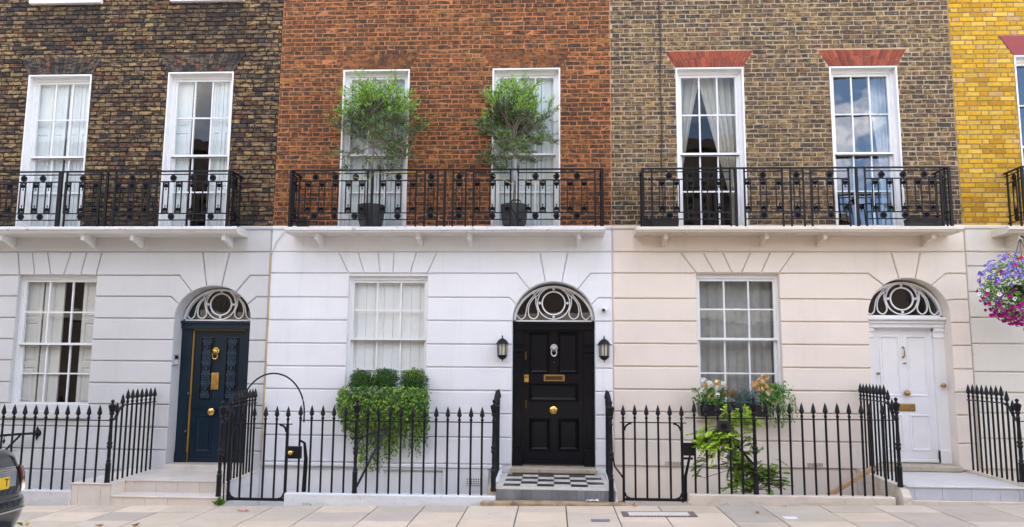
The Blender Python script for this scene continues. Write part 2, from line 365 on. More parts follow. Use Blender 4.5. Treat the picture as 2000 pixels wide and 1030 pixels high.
# ------------------------------------------------------------------ brickwork
def pick(pal):
    r = RND.random(); acc = 0
    for w, c in pal:
        acc += w
        if r <= acc: break
    k = RND.uniform(.82, 1.16); return tuple(q * k for q in c)
PAL1 = [(.34, (.35, .235, .11)), (.26, (.28, .19, .095)), (.18, (.20, .13, .08)), (.12, (.075, .06, .05)), (.10, (.21, .10, .055))]
PAL2 = [(.30, (.20, .088, .034)), (.26, (.15, .074, .034)), (.22, (.105, .060, .034)), (.14, (.075, .05, .038)), (.08, (.30, .15, .045))]
PAL3 = [(.28, (.23, .142, .068)), (.28, (.175, .11, .056)), (.22, (.13, .088, .06)), (.12, (.075, .066, .058)), (.06, (.20, .10, .065)), (.04, (.32, .20, .07))]
PAL4 = [(.5, (.54, .305, .022)), (.3, (.60, .37, .06)), (.15, (.47, .24, .02)), (.05, (.52, .31, .13))]
def brick_geo(mb, x0, x1, z0, z1, yf, yb, col, jit, ch):
    j = lambda a: RND.uniform(-a, a)
    o = [(x0 + j(jit), z0 + j(jit)), (x1 + j(jit), z0 + j(jit)), (x1 + j(jit), z1 + j(jit)), (x0 + j(jit), z1 + j(jit))]
    cx, cz = (x0 + x1) / 2, (z0 + z1) / 2
    n = len(mb.v)
    for px_, pz_ in o: mb.v.append((px_ + (ch if px_ < cx else -ch), yf + j(jit * .5), pz_ + (ch if pz_ < cz else -ch)))
    for px_, pz_ in o: mb.v.append((px_, yf + ch, pz_))
    for px_, pz_ in o: mb.v.append((px_, yb, pz_))
    mb.f.append((n, n + 1, n + 2, n + 3)); mb.c.append(col)
    for i in range(4):
        k = (i + 1) % 4
        mb.f.append((n + i, n + 4 + i, n + 4 + k, n + k)); mb.c.append(col)
        mb.f.append((n + 4 + i, n + 8 + i, n + 8 + k, n + 4 + k)); mb.c.append(col)
CO = .0745; STR, HDR = .226, .112
def brickwork(house, x0, x1, z0, z1, holes, traps, pal, mat, mortar, jit, ch, joint, stains=(), mdepth=.0045):
    wall = MB(); wall.cells(x0, x1, z0, z1, holes, mdepth)
    wp = part(wall, 'brick_wall', mortar, house)
    L = []
    nrow = int((z1 - z0) / CO)
    for r in range(nrow):
        za = z0 + r * CO; zb = za + CO; zc = (za + zb) / 2
        blocked = [(h[0], h[1]) for h in holes if h[2] - .02 < zc < h[3]]
        for (tx0, tx1, bx0, bx1, tz0, tz1) in traps:
            if tz0 < zc < tz1:
                f = (zc - tz0) / (tz1 - tz0); blocked.append((bx0 + (tx0 - bx0) * f, bx1 + (tx1 - bx1) * f))
        x = x0 - (0 if r % 2 == 0 else .168) - RND.uniform(0, .03); k = 0
        while x < x1:
            w = (STR if k % 2 == 0 else HDR) + RND.uniform(-.008, .008); k += 1
            segs = [(max(x, x0), min(x + w, x1))]
            for ba, bb in blocked:
                ns = []
                for s0, s1 in segs:
                    if s1 <= ba or s0 >= bb: ns.append((s0, s1)); continue
                    if s0 < ba: ns.append((s0, ba))
                    if s1 > bb: ns.append((bb, s1))
                segs = ns
            for s0, s1 in segs:
                if s1 - s0 > .035: L.append((s0 + joint / 2, s1 - joint / 2, za + joint / 2, zb - joint / 2))
            x += w
    def score(q):
        cx, cz = (q[0] + q[1]) / 2, (q[2] + q[3]) / 2
        full = .19 < q[1] - q[0] < .24 or .085 < q[1] - q[0] < .125
        inview = -8.6 < cx < 6.9 and 4.78 < cz < 7.4
        stain = any(s[0] < cx < s[1] and s[2] < cz < s[3] for s in stains)
        return (0 if (full and inview and not stain) else 100) + sqrt(cx * cx + CAM_D ** 2 + (cz - CAM_H) ** 2)
    L.sort(key=score)
    near, rest = L[:300], L[300:]
    near = [q for q in near if score(q) < 100]; rest = L[len(near):]
    var = {'s': [], 'h': []}
    for kind, w in (('s', .216), ('h', .102)):
        for i in range(22):
            b = MB(); brick_geo(b, -w / 2, w / 2, -.032, .032, 0, mdepth + .006, pick(pal), jit, ch); var[kind].append(b.mesh('brick', mat, False, (0, 0, 0), True))
    for q in near:
        w = q[1] - q[0]; kd = 's' if w > .15 else 'h'
        me = RND.choice(var[kd])
        put('brick', me, wp, ((q[0] + q[1]) / 2, RND.uniform(-.004, .003), (q[2] + q[3]) / 2), None, (w / (.216 if kd == 's' else .102), 1, (q[3] - q[2]) / .064))
    b = MB()
    for q in rest:
        c = pick(pal); cx, cz = (q[0] + q[1]) / 2, (q[2] + q[3]) / 2
        for s in stains:
            if s[0] + RND.uniform(-.1, .1) < cx < s[1] + RND.uniform(-.1, .1) and s[2] + RND.uniform(-.15, .25) < cz < s[3]:
                k = s[4] * RND.uniform(.7, 1.1); c = tuple(v * (1 - k) + d * k for v, d in zip(c, (.035, .03, .027)))
        brick_geo(b, *q, RND.uniform(-.004, .003), mdepth + .004, c, jit, ch)
    part(b, 'brick_field', mat, wp, colors=True, kind='stuff')
    return wp
def flat_arch(house, x0, x1, zb, h, fl, n, pal, mat, mortar, split=True):
    """gauged flat arch: n voussoirs fanning out from the head of a window"""
    ar = MB(); ar.poly([(x0, zb), (x1, zb), (x1 + fl, zb + h), (x0 - fl, zb + h)], .006, .012)
    ao = part(ar, 'window_arch', mortar, house)
    for i in range(n):
        f0, f1 = i / n, (i + 1) / n; g = .003
        b0, b1 = x0 + (x1 - x0) * f0, x0 + (x1 - x0) * f1; t0, t1 = x0 - fl + (x1 - x0 + 2 * fl) * f0, x0 - fl + (x1 - x0 + 2 * fl) * f1
        cuts = [0, RND.choice((.36, .62)) if split else 1, 1] if split else [0, 1]
        if split and i % 2: cuts = [0, .5 + RND.uniform(-.1, .1), 1]
        for c0, c1 in zip(cuts[:-1], cuts[1:]):
            L = lambda a, t, c: a + (t - a) * c
            p = [(L(b0, t0, c0) + g, zb + h * c0 + g), (L(b1, t1, c0) - g, zb + h * c0 + g), (L(b1, t1, c1) - g, zb + h * c1 - g), (L(b0, t0, c1) + g, zb + h * c1 - g)]
            m_ = MB(); m_.col = pick(pal); m_.poly(p, RND.uniform(-.005, 0), .008, .002); part(m_, 'voussoir', mat, ao, colors=True)

# ------------------------------------------------------------------ windows
def shutter_leaf(x0, x1, z0, z1, y):
    b = MB(); n = 3; st = .05; zz = []
    hts = [(z0 + .06, z0 + (z1 - z0) * .30), (z0 + (z1 - z0) * .34, z0 + (z1 - z0) * .64), (z0 + (z1 - z0) * .68, z1 - .06)]
    if x1 - x0 < .16: hts = []
    holes = [(x0 + st, x1 - st, a, c) for a, c in hts]
    b.cells(x0, x1, z0, z1, holes, y)
    for h in holes:
        r = [[(h[0] + i, y + d, h[2] + i), (h[1] - i, y + d, h[2] + i), (h[1] - i, y + d, h[3] - i), (h[0] + i, y + d, h[3] - i)] for i, d in ((0, 0), (.012, .014), (.02, .016), (.045, .004))]
        b.loft(r, cap=False); b.face(r[-1])
    b.face([(x0, y, z0), (x0, y, z1), (x0, y + .03, z1), (x0, y + .03, z0)]); b.face([(x1, y, z0), (x1, y, z1), (x1, y + .03, z1), (x1, y + .03, z0)])
    return b
def curtain(x0, x1, z0, z1, y, folds, amp, left=None, right=None, n=60, m_=26):
    """hanging cloth; left(t)/right(t) give the edges from top t=0 to bottom t=1"""
    b = MB(); left = left or (lambda t: x0); right = right or (lambda t: x1); R_ = random.Random(int(x0 * 997) + folds)
    ph = [R_.uniform(0, 6.28) for _ in range(4)]
    rows_ = []
    for j in range(m_ + 1):
        t = j / m_; a, c = left(t), right(t); row = []
        for i in range(n + 1):
            u = i / n
            d = sin(u * folds * 2 * pi + ph[0] + .5 * sin(t * 3 + ph[1])) + .45 * sin(u * folds * 4.6 * pi + ph[2] + t)
            row.append((a + (c - a) * u, y + amp * d * (.55 + .45 * t), z1 + (z0 - z1) * t))
        rows_.append(row)
    k = n + 1
    for r_ in rows_: b.v += r_
    for j in range(m_):
        for i in range(n): b.f.append((j * k + i, j * k + i + 1, (j + 1) * k + i + 1, (j + 1) * k + i)); b.c.append((1, 1, 1))
    return b
def window(house, x0, x1, z0, z1, depth, rows=(2, 2), glassm='pane_old', split=.5, proud=.004, lining='white_paint', lin=.022, sill=None, tilt=None, fr=.045):
    """sash window in a painted reveal; returns the part and the y of the room side"""
    b = MB(); pf = -proud
    b.box(x0, x0 + lin, pf, depth + .16, z0, z1); b.box(x1 - lin, x1, pf, depth + .16, z0, z1); b.box(x0 + lin, x1 - lin, pf, depth + .16, z1 - lin, z1)
    fx0, fx1, fz1 = x0 + lin, x1 - lin, z1 - lin
    b.box(fx0, fx0 + fr, depth - .015, depth + .11, z0, fz1); b.box(fx1 - fr, fx1, depth - .015, depth + .11, z0, fz1); b.box(fx0 + fr, fx1 - fr, depth - .015, depth + .11, fz1 - .05, fz1)
    b.box(fx0, fx1, depth - .03, depth + .12, z0, z0 + .045)
    w = part(b, 'window', lining, house)
    sx0, sx1 = fx0 + fr - .005, fx1 - fr + .005; sz0, sz1 = z0 + .045, fz1 - .045; zm = sz0 + (sz1 - sz0) * split
    for up in (1, 0):
        a, c = (zm - .018, sz1) if up else (sz0, zm + .018); y = depth + (.01 if up else .055); st = .042; rb, rt_ = (.036 if up else .075), (.045 if up else .036)
        s = MB(); s.box(sx0, sx0 + st, y, y + .04, a, c); s.box(sx1 - st, sx1, y, y + .04, a, c); s.box(sx0 + st, sx1 - st, y, y + .04, a, a + rb); s.box(sx0 + st, sx1 - st, y, y + .04, c - rt_, c)
        if up: s.box(sx0, sx1, y - .012, y + .04, a, a + .034)
        sh = part(s, 'sash', lining, w)
        gx0, gx1, gz0, gz1 = sx0 + st, sx1 - st, a + rb, c - rt_; bw = .011; nr = rows[0] if up else rows[1]
        for i in (1, 2):
            xx = gx0 + (gx1 - gx0) * i / 3; part(MB().box(xx - bw, xx + bw, y + .003, y + .035, gz0, gz1), 'glazing_bar', lining, w)
        for i in range(1, nr):
            zz = gz0 + (gz1 - gz0) * i / nr; part(MB().box(gx0, gx1, y + .006, y + .032, zz - bw, zz + bw), 'glazing_bar', lining, w)
        for i in range(3):
            for k in range(nr):
                pa, pb = gx0 + (gx1 - gx0) * i / 3, gx0 + (gx1 - gx0) * (i + 1) / 3; qa, qb = gz0 + (gz1 - gz0) * k / nr, gz0 + (gz1 - gz0) * (k + 1) / nr
                tx, tz = RND.uniform(-.004, .004), RND.uniform(-.003, .003)
                if tilt: tx += tilt[0]; tz += tilt[1]
                hw, hh = (pb - pa) / 2, (qb - qa) / 2
                g = MB(); g.face([(pa, y + .02 - hw * tx - hh * tz, qa), (pb, y + .02 + hw * tx - hh * tz, qa), (pb, y + .02 + hw * tx + hh * tz, qb), (pa, y + .02 - hw * tx + hh * tz, qb)])
                part(g, 'pane', glassm, w)
    if sill:
        part(MB().box(x0 - .05, x1 + .05, -sill[2], depth, z0 - sill[1], z0 - .002, .008), 'window_sill', sill[0], w)
    return w, depth + .16, (sx0, sx1, sz0, sz1)
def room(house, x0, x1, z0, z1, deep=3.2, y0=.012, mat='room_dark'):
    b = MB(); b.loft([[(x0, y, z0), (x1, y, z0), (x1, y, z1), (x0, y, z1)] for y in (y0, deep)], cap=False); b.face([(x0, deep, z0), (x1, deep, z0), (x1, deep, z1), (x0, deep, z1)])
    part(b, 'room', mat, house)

# ------------------------------------------------------------------ stucco ground floors
SF, SB = -.040, -.008                                 # stucco block face, bottom of the joints
def rect(a, b_, c, d): return [(a, c), (b_, c), (b_, d), (a, d)]
def stucco_floor(house, mat, xL, xR, zs, win, door, vous, bottom=-2.5, frieze_top=3.90, key=True):
    """win = (x0,x1,z0,z1); door = (x0,x1,spring z,apex z); vous = (top xs, bottom xs) of joints over the window"""
    dx0, dx1, dsp, dap = door if door else (99, 99, 0, 0); dc, drx, drz = (dx0 + dx1) / 2, (dx1 - dx0) / 2, dap - dsp
    holes = [win] if win else []
    if door: holes.append((dx0, dx1, -3, dap + .03))
    b = MB(); b.cells(xL, xR, bottom, frieze_top, holes, SB)
    arc = lambda a: (dc + drx * cos(a), dsp + drz * sin(a))
    if door:
        N = 24
        for sgn in (0, 1):
            A = [arc(pi / 2 * i / N + (pi / 2 if sgn else 0)) for i in range(N + 1)]
            top = dap + .03
            for p, q in zip(A[:-1], A[1:]): b.face([(p[0], SB, p[1]), (p[0], SB, top), (q[0], SB, top), (q[0], SB, q[1])])
        A = [(dx1, zs[-1] - .5)] + [arc(pi * i / 40) for i in range(41)] + [(dx0, zs[-1] - .5)]
        b.loft([[(p[0], SB, p[1]) for p in A], [(p[0], .34, p[1]) for p in A]], closed=False)
    if win: b.loft([[(win[0], y_, win[2]), (win[1], y_, win[2]), (win[1], y_, win[3]), (win[0], y_, win[3])] for y_ in (SB, .2)], cap=False)
    sw = part(b, 'stucco_wall', mat, house)
    G, CH = .008, .011
    def blk(p, name='stucco_block'):
        m_ = MB(); m_.poly(p, SF, SB + .001, CH); part(m_, name, mat, sw)
    blk(rect(xL + G, xR - G, zs[0] + G, frieze_top - .002), 'frieze_block')
    g2 = .005
    # openings per course
    for i in range(len(zs) - 1):
        zt, zb = zs[i] - G, zs[i + 1] + G; zc = (zt + zb) / 2
        cuts = []
        if win and win[2] - .04 < zc < win[3]: cuts.append((win[0], win[1]))
        elif i == 0 and win and vous: cuts.append(('v',))
        dcut = door and i >= 3
        if dcut: cuts.append((dx0, dx1))
        arch = door and i < 3
        left = xL + G
        for c in cuts:
            if c[0] == 'v':
                T, Bm = vous
                blk([(left, zb), (Bm[0] - G, zb), (T[0] - G, zt), (left, zt)])
                for k in range(len(T) - 1): blk([(Bm[k] + g2, zb), (Bm[k + 1] - g2, zb), (T[k + 1] - g2, zt), (T[k] + g2, zt)], 'keystone' if k == len(T) // 2 - 1 else 'voussoir')
                left = ('s', T[-1] + G, Bm[-1] + G)
            else:
                if isinstance(left, float) and c[0] - left > .05: blk(rect(left, c[0] - .0, zb, zt))
                left = c[1]
        lt, lb = (left[1], left[2]) if isinstance(left, tuple) else (left, left)
        if not arch:
            if xR - lt > .03: blk([(lb, zb), (xR - G, zb), (xR - G, zt), (lt, zt)])
            continue
        ang = [radians(78.5), radians(54), radians(25), 0.0]; ox = [0, .545, .66, drx]
        for sgn in (-1, 1):
            P = lambda a: (dc + sgn * drx * cos(a), dsp + drz * sin(a))
            seg = lambda a, c, n=8: [P(a + (c - a) * k / n) for k in range(n + 1)]
            e = .012
            if i == 0: pts = [(dc + sgn * (.21 + G), zt)] + seg(ang[0] - e, ang[1] + e) + [(dc + sgn * (ox[1] + G), zb)]
            elif i == 1: pts = [(dc + sgn * (ox[1] + G * 2), zt)] + seg(ang[1] - e, ang[2] + e) + [(dc + sgn * (ox[2] + G), zb)]
            else: pts = [(dc + sgn * (ox[2] + G * 2), zt)] + seg(ang[2] - e, 0) + [(dc + sgn * drx, zb)]
            if sgn < 0: pts = [(lt, zt)] + pts + [(lb, zb)]
            else: pts = [(xR - G, zt)] + pts + [(xR - G, zb)]
            blk(pts)
        if i == 0: blk([(dc - .21 + G, zt)] + [(dc + drx * cos(a), dsp + drz * sin(a)) for a in [radians(101.5 - e * 50 - k * (23 - e * 100) / 6) for k in range(7)]] + [(dc + .21 - G, zt)], 'keystone')
    return sw

# ------------------------------------------------------------------ fanlights and doors
def catmull(P, n=8, closed=False):
    out = []; k = len(P)
    for i in range(k if closed else k - 1):
        p0, p1, p2, p3 = [Vector(P[j % k] if closed else P[min(max(j, 0), k - 1)]) for j in (i - 1, i, i + 1, i + 2)]
        for s in range(n):
            t = s / n; out.append(tuple(.5 * ((2 * p1) + (p2 - p0) * t + (2 * p0 - 5 * p1 + 4 * p2 - p3) * t * t + (3 * p1 - p0 - 3 * p2 + p3) * t ** 3)))
    if not closed: out.append(tuple(P[-1]))
    return out
def fanlight(house, dc, z0, rx, rz, y, mat, glassm='pane_glass'):
    b = MB()
    arcp = [(dc + (rx - .02) * cos(pi * i / 40), z0 + (rz - .02) * sin(pi * i / 40)) for i in range(41)]
    b.ribbon(arcp, .036, y - .02, y + .05); b.box(dc - rx, dc + rx, y - .02, y + .05, z0 - .005, z0 + .028)
    fl = part(b, 'fanlight', mat, house)
    T = lambda u, v: (dc + u * rx * .96, z0 + .02 + v * (rz - .03))
    def rib(P, w=.0135, closed=False, name='tracery'):
        m_ = MB(); m_.ribbon(catmull([T(*p) for p in P], 6, closed), w, y - .012, y + .018, closed); part(m_, name, mat, fl)
    cz = z0 + .02 + .51 * (rz - .03)
    for R_, w in ((.285 * rx, .020), (.43 * rx * .93, .015)):
        m_ = MB(); m_.ribbon([(dc + R_ * cos(2 * pi * i / 36), cz + R_ * sin(2 * pi * i / 36)) for i in range(36)], w, y - .014, y + .018, True); part(m_, 'tracery_ring', mat, fl)
    rm = .345 * rx
    for a in range(4):
        m_ = MB(); m_.lathe([(.022, 0), (.020, .016), (.010, .022), (0, .023)], dc + rm * cos(a * pi / 2), y - .002, cz + rm * sin(a * pi / 2), 8, 'y'); part(m_, 'boss', mat, fl)
    for s in (-1, 1):
        rib([(s * .30, .93), (s * .5, .74), (s * .66, .5), (s * .71, .28), (s * .75, .11), (s * .85, .045), (s * .95, .16)])
        rib([(s * .47, .69), (s * .455, .48), (s * .40, .26), (s * .42, .13), (s * .51, .055), (s * .62, .12), (s * .655, .29), (s * .61, .51)], .015, True)
        rib([(s * .22, .92), (s * .33, .86), (s * .42, .73), (s * .48, .72), (s * .52, .80)], .014)
    g = MB(); N = 30; pts = [(dc + (rx - .01) * cos(pi * i / N), z0 + (rz - .01) * sin(pi * i / N)) for i in range(N + 1)]
    g.face([(p[0], y + .024, p[1]) for p in pts]); part(g, 'pane', glassm, fl)
    room(house, dc - rx - .02, dc + rx + .02, z0 - .06, z0 + rz + .04, 2.6, y + .055)
    return fl
def moulded_panel(x0, x1, z0, z1, y):
    b = MB()
    r = [[(x0 + i, y + d, z0 + i), (x1 - i, y + d, z0 + i), (x1 - i, y + d, z1 - i), (x0 + i, y + d, z1 - i)] for i, d in ((0, 0), (.006, -.010), (.018, -.012), (.034, .012), (.046, .016), (.052, .008), (.058, .010))]
    b.loft(r, cap=False); b.face(r[-1]); return b
def knob(parent, x, z, y, r, mat='brass', name='knob'):
    b = MB(); b.lathe([(r * .62, 0), (r * .62, .006), (r * .34, .012), (r * .34, .03), (r * .85, .042), (r, .058), (r * .93, .074), (r * .6, .086), (0, .09)], x, y, z, 16, 'y'); return part(b, name, mat, parent, smooth=True)
def lion_knocker(parent, x, z, y, mat):
    b = MB()
    for i in range(12):
        a = 2 * pi * i / 12; b.lathe([(.018, 0), (.02, .018), (.012, .03), (0, .034)], x + .043 * cos(a), y, z + .045 * sin(a) + .008, 7, 'y')
    b.lathe([(.045, 0), (.044, .03), (.036, .048), (.02, .058), (0, .06)], x, y, z, 14, 'y')
    b.lathe([(.020, 0), (.019, .02), (.012, .03), (0, .032)], x, y - .045, z - .016, 10, 'y')
    for s in (-1, 1): b.lathe([(.010, 0), (.008, .010), (0, .012)], x + s * .018, y - .048, z + .012, 8, 'y')
    k = part(b, 'door_knocker', mat, parent, smooth=True)
    t = MB(); t.tube([(x + .042 * sin(a), y - .045, z - .062 + .055 * cos(a)) for a in [radians(-135 + 270 * i / 16 + 180) for i in range(17)]], .010, 8); part(t, 'knocker_ring', mat, k, smooth=True) if False else part(t, 'door_knocker_ring', mat, parent, smooth=True)
def plate(parent, x0, x1, z0, z1, y, mat, name='letter_plate', dark='brass_old'):
    b = MB(); r = [[(x0 + i, y - d, z0 + i), (x1 - i, y - d, z0 + i), (x1 - i, y - d, z1 - i), (x0 + i, y - d, z1 - i)] for i, d in ((0, 0), (.002, .010), (.018, .012), (.024, .005))]
    b.loft(r, cap=False); b.face(r[-1]); return part(b, name, mat, parent)

# ------------------------------------------------------------------ cornice ledges, balcony slabs, corbels
def profile_x(prof, x0, x1):
    """extrude a YZ profile along X"""
    b = MB(); b.loft([[(x0, y, z) for y, z in prof], [(x1, y, z) for y, z in prof]]); return b
def balcony(house, x0, x1, zt, th, front, corbels, mat, moulded=False, zc=3.56):
    if moulded: prof = [(.01, zt + .012), (front + .02, zt), (front, zt - .014), (front, zt - .045), (front + .035, zt - .06), (front + .05, zt - .085), (front + .09, zt - th), (.01, zt - th)]
    else: prof = [(.01, zt + .012), (front + .006, zt), (front, zt - .008), (front, zt - th * .62), (front + .018, zt - th * .7), (front + .03, zt - th), (.01, zt - th)]
    s = part(profile_x(prof, x0, x1), 'balcony_slab', mat, house)
    zb = zt - th
    for cx in corbels:
        b = MB(); p = [(-.03, zb), (front * .72, zb), (front * .72, zb - .082), (front * .60, zb - .085), (front * .42, zb - .10), (front * .22, zb - .135), (front * .10, zb - .16), (-.03, zb - .165)]
        b.loft([[(cx - .028, y, z) for y, z in p], [(cx + .028, y, z) for y, z in p]]); part(b, 'corbel', 'white_paint' if mat == 'ledge_white' else mat, s)
    return s

# ------------------------------------------------------------------ the four houses
def sun_block_body(h, x0, x1, ends=()):  # unseen rear, roof and end walls, added to keep sun off the front
    b = MB(); b.box(x0 + .01, x1 - .01, 3.3, 9.5, -2.6, 10.6); part(b, 'sun_block_rear', 'opp_brick', h)
    b = MB(); b.box(x0 + .01, x1 - .01, .03, 9.6, 10.42, 10.75); part(b, 'roof', 'slate_roof', h)
    for xe in ends: part(MB().box(xe - .12, xe + .12, .03, 3.3, -2.6, 10.42), 'sun_block_end', 'opp_brick', h)
def cornice(h, x0, x1, mat, top=3.965):
    prof = [(.008, top), (-.055, top - .012), (-.062, top - .03), (-.062, top - .055), (-.045, top - .07), (.008, top - .07)]
    return part(profile_x(prof, x0, x1), 'cornice', mat, h)
def door_leaf(house, mat, Y, x0, x1, z0, z1, panels, glazed=0):
    holes = panels; b = MB(); b.cells(x0, x1, z0, z1, holes, Y); b.box(x0, x1, Y + .03, Y + .05, z0, z1)
    d = part(b, 'door', mat, house)
    for k_, p in enumerate(panels): part(moulded_panel(*p, Y), 'door_panel', 'dark_panel' if glazed and k_ < glazed else mat, d)
    return d
def pxr(a, b_, c, d, Y):
    """photo rectangle (x0,x1,ytop,ybottom) -> metres on plane Y"""
    xm, ym = (a + b_) / 2, (c + d) / 2
    return (at(a, ym, Y)[0], at(b_, ym, Y)[0], at(xm, d, Y)[1], at(xm, c, Y)[1])

def text_mesh(cu, name, parent, loc, rot):
    tmp = bpy.data.objects.new('text', cu); me = bpy.data.meshes.new_from_object(tmp); bpy.data.objects.remove(tmp)
    return put(name, me, parent, loc, rot)
# ---------- house with sooty brick, number 17
X12, X23, X34 = -4.36, .885, 6.07
h1 = thing('terraced_house', 'sooty dark brick house with grey stucco ground floor and navy blue door', 'house', (-7.0, 0, 0))
W11, W12 = (-8.52, -7.465, 3.86, 6.46), (-6.195, -5.12, 3.86, 6.477)
W13, W14 = (-8.54, -7.43, 7.74, 9.45), (-6.17, -5.06, 7.74, 9.45)
t = lambda w, h, fl: (w[0] - fl, w[1] + fl, w[0], w[1], w[3], w[3] + h)
brickwork(h1, -11.2, X12, 3.90, 10.4, [W11, W12, W13, W14], [t(W11, .30, .17), t(W12, .30, .17)], PAL1, 'brick_soot', 'mortar_black', .006, .006, .016,
          ((-8.62, -7.35, 7.0, 7.68, .62), (-6.25, -4.98, 6.98, 7.68, .62), (-11, -4, 3.8, 4.18, .6), (-7.3, -6.3, 3.8, 4.6, .4)), .014)
PALA1 = [(.4, (.12, .095, .075)), (.3, (.17, .125, .08)), (.2, (.06, .055, .05)), (.1, (.20, .09, .05))]
for w in (W11, W12): flat_arch(h1, w[0], w[1], w[3], .30, .17, 17, PALA1, 'brick_soot', 'mortar_black')
ZS1 = [3.55, 3.18, 2.851, 2.515, 2.186, 1.861, 1.528, 1.207, .87, .535, .226, -.10, -.42]
LW1 = (-8.36, -7.10, 1.10, 3.185); D1 = (-5.822, -4.632, 2.525, 3.02)
v1 = ([ax(q, 493) for q in (38.4, 66, 95.6, 141.5, 171.8, 201.6)], [ax(q, 538) for q in (41, 70.4, 102, 127, 160.4, 190)])
stucco_floor(h1, 'stucco_grey', -11.2, X12, ZS1, LW1, D1, v1)
cornice(h1, -11.2, X12 + .02, 'stucco_grey'); sun_block_body(h1, -11.2, X12, (-11.1,))
for w in (W11, W12):
    wp, yr, q = window(h1, *w, .13, (2, 2), 'pane_old', .49)
    if w is W11:
        for a, c in ((-.1, .25), (.25, .51), (.545, .76), (.76, 1.02)): part(shutter_leaf(q[0] + (q[1] - q[0]) * a + .004, q[0] + (q[1] - q[0]) * c - .004, q[2], q[3] + .05, yr - .055), 'shutter', 'shutter_white', wp)
    else:
        for a, c in ((-.1, .27), (.61, .81), (.81, 1.03)): part(shutter_leaf(q[0] + (q[1] - q[0]) * a + .004, q[0] + (q[1] - q[0]) * c - .004, q[2], q[3] + .05, yr - .055), 'shutter', 'shutter_white', wp)
        part(MB().box(q[0] + .35, q[0] + .62, yr + .5, yr + .75, q[2], q[2] + .32, .02), 'stacked_boxes', 'timber', wp)
for w in (W13, W14): window(h1, *w, .13, (2, 2), sill=('white_paint', .085, .07))
wp, yr, q = window(h1, *LW1, .07, (2, 2), 'pane_old', .49, proud=-.055, lin=.008, fr=.022, sill=('stucco_grey', .11, .10))
for a, c in ((-.1, .215), (.235, .37), (.37, .50), (.755, 1.02)): part(shutter_leaf(q[0] + (q[1] - q[0]) * a + .003, q[0] + (q[1] - q[0]) * c - .003, q[2], q[3] + .05, yr - .055), 'shutter', 'shutter_cream', wp)
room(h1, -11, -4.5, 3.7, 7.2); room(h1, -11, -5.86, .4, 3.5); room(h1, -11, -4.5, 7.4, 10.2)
# navy door
Y = .30; s0 = .325; c1 = (D1[0] + D1[1]) / 2
b = MB(); b.box(D1[0], D1[1], Y - .10, Y + .05, 2.36, 2.49, .01); b.box(D1[0] - .0, D1[1], Y - .13, Y + .05, 2.455, 2.492)
for xa, xb in ((D1[0], D1[0] + .165), (D1[1] - .165, D1[1])):
    b.box(xa, xb, Y - .06, Y + .05, s0, 2.36); b.box(xa - .0, xb + .012, Y - .085, Y + .05, s0, s0 + .16, .01)
part(b, 'door_frame', 'navy_paint', h1)
lx0, lx1, lz1 = D1[0] + .19, D1[1] - .165, 2.345
gl = [(-5.535, -5.315, 1.27, 2.25), (-5.135, -4.915, 1.27, 2.25)]; lo = [(-5.555, -5.285, .46, 1.05), (-5.155, -4.885, .46, 1.05)]
dr = door_leaf(h1, 'navy_paint', Y, lx0, lx1, s0 + .03, lz1, gl + lo, 2)
part(MB().box(lx0, lx1, Y - .018, Y, 1.13, 1.17, .006), 'door_rail', 'navy_paint', dr)
part(MB().box(lx0 - .022, lx0 - .002, Y - .03, Y - .005, s0, lz1 + .02), 'gold_strip', 'gold_strip', dr); part(MB().box(lx0 - .022, lx1, Y - .03, Y - .005, lz1 + .003, lz1 + .018), 'gold_strip', 'gold_strip', dr)
part(MB().box(lx0, lx1, Y - .03, Y, s0, s0 + .07, .008), 'weather_board', 'navy_paint', dr)
for g in gl:                                          # wrought iron scrolls in front of the two glazed lights
    cx, w_, z_ = (g[0] + g[1]) / 2, (g[1] - g[0]) / 2 - .035, g[2]
    b = MB(); hgt = g[3] - g[2]
    for k in range(3):
        zc = z_ + hgt * (.17 + .33 * k)
        for sx in (-1, 1):
            for sz in (-1, 1):
                sp = [(cx + sx * (w_ * .52 + w_ * .44 * (1 - u) * cos(u * 11)), zc + sz * (.075 + .068 * (1 - u) * sin(u * 11))) for u in [i / 22 for i in range(23)]]
                b.ribbon(sp, .011, Y - .014, Y - .002)
        b.lathe([(.016, 0), (.014, .012), (0, .016)], cx, Y - .004, zc, 7, 'y'); b.ribbon([(cx, zc - .14), (cx, zc + .14)], .008, Y - .01, Y - .002)
        for s_ in (-1, 1): b.ribbon([(cx - w_, zc + s_ * .155), (cx + w_, zc + s_ * .155)], .007, Y - .008, Y - .001)
    part(b, 'iron_scrollwork', 'navy_iron', dr)
lion_knocker(dr, ax(423, 687, Y), az(423, 687, Y), Y - .004, 'brass')
plate(dr, *pxr(413, 427.5, 728, 762, Y), Y - .004, 'brass'); knob(dr, ax(416, 804, Y), az(416, 804, Y), Y - .002, .058)
plate(dr, *pxr(367.5, 373, 733, 753, Y - .02), Y - .02, 'brass_old', 'lock_plate')
for q_ in ((371.5, 768.5), (366, 842)): knob(dr, ax(*q_, Y - .02), az(*q_, Y - .02), Y - .01, .018, 'brass_old', 'lock')
fl1 = fanlight(h1, c1, 2.49, (D1[1] - D1[0]) / 2 - .005, .515, Y - .04, 'white_paint')
tcu = bpy.data.curves.new('house_number', 'FONT'); tcu.body = '17'; tcu.size = .15; tcu.align_x = 'CENTER'; tcu.align_y = 'CENTER'; tcu.extrude = .002; tcu.materials.append(M['ink'])
text_mesh(tcu, 'house_number', fl1, (c1 + .01, Y - .03, 2.49 + .02 + .51 * .485), (pi / 2, 0, 0))
part(MB().box(D1[0] - .02, D1[1] + .0, -.06, .36, .235, .325, .008), 'door_sill', 'marble', h1)

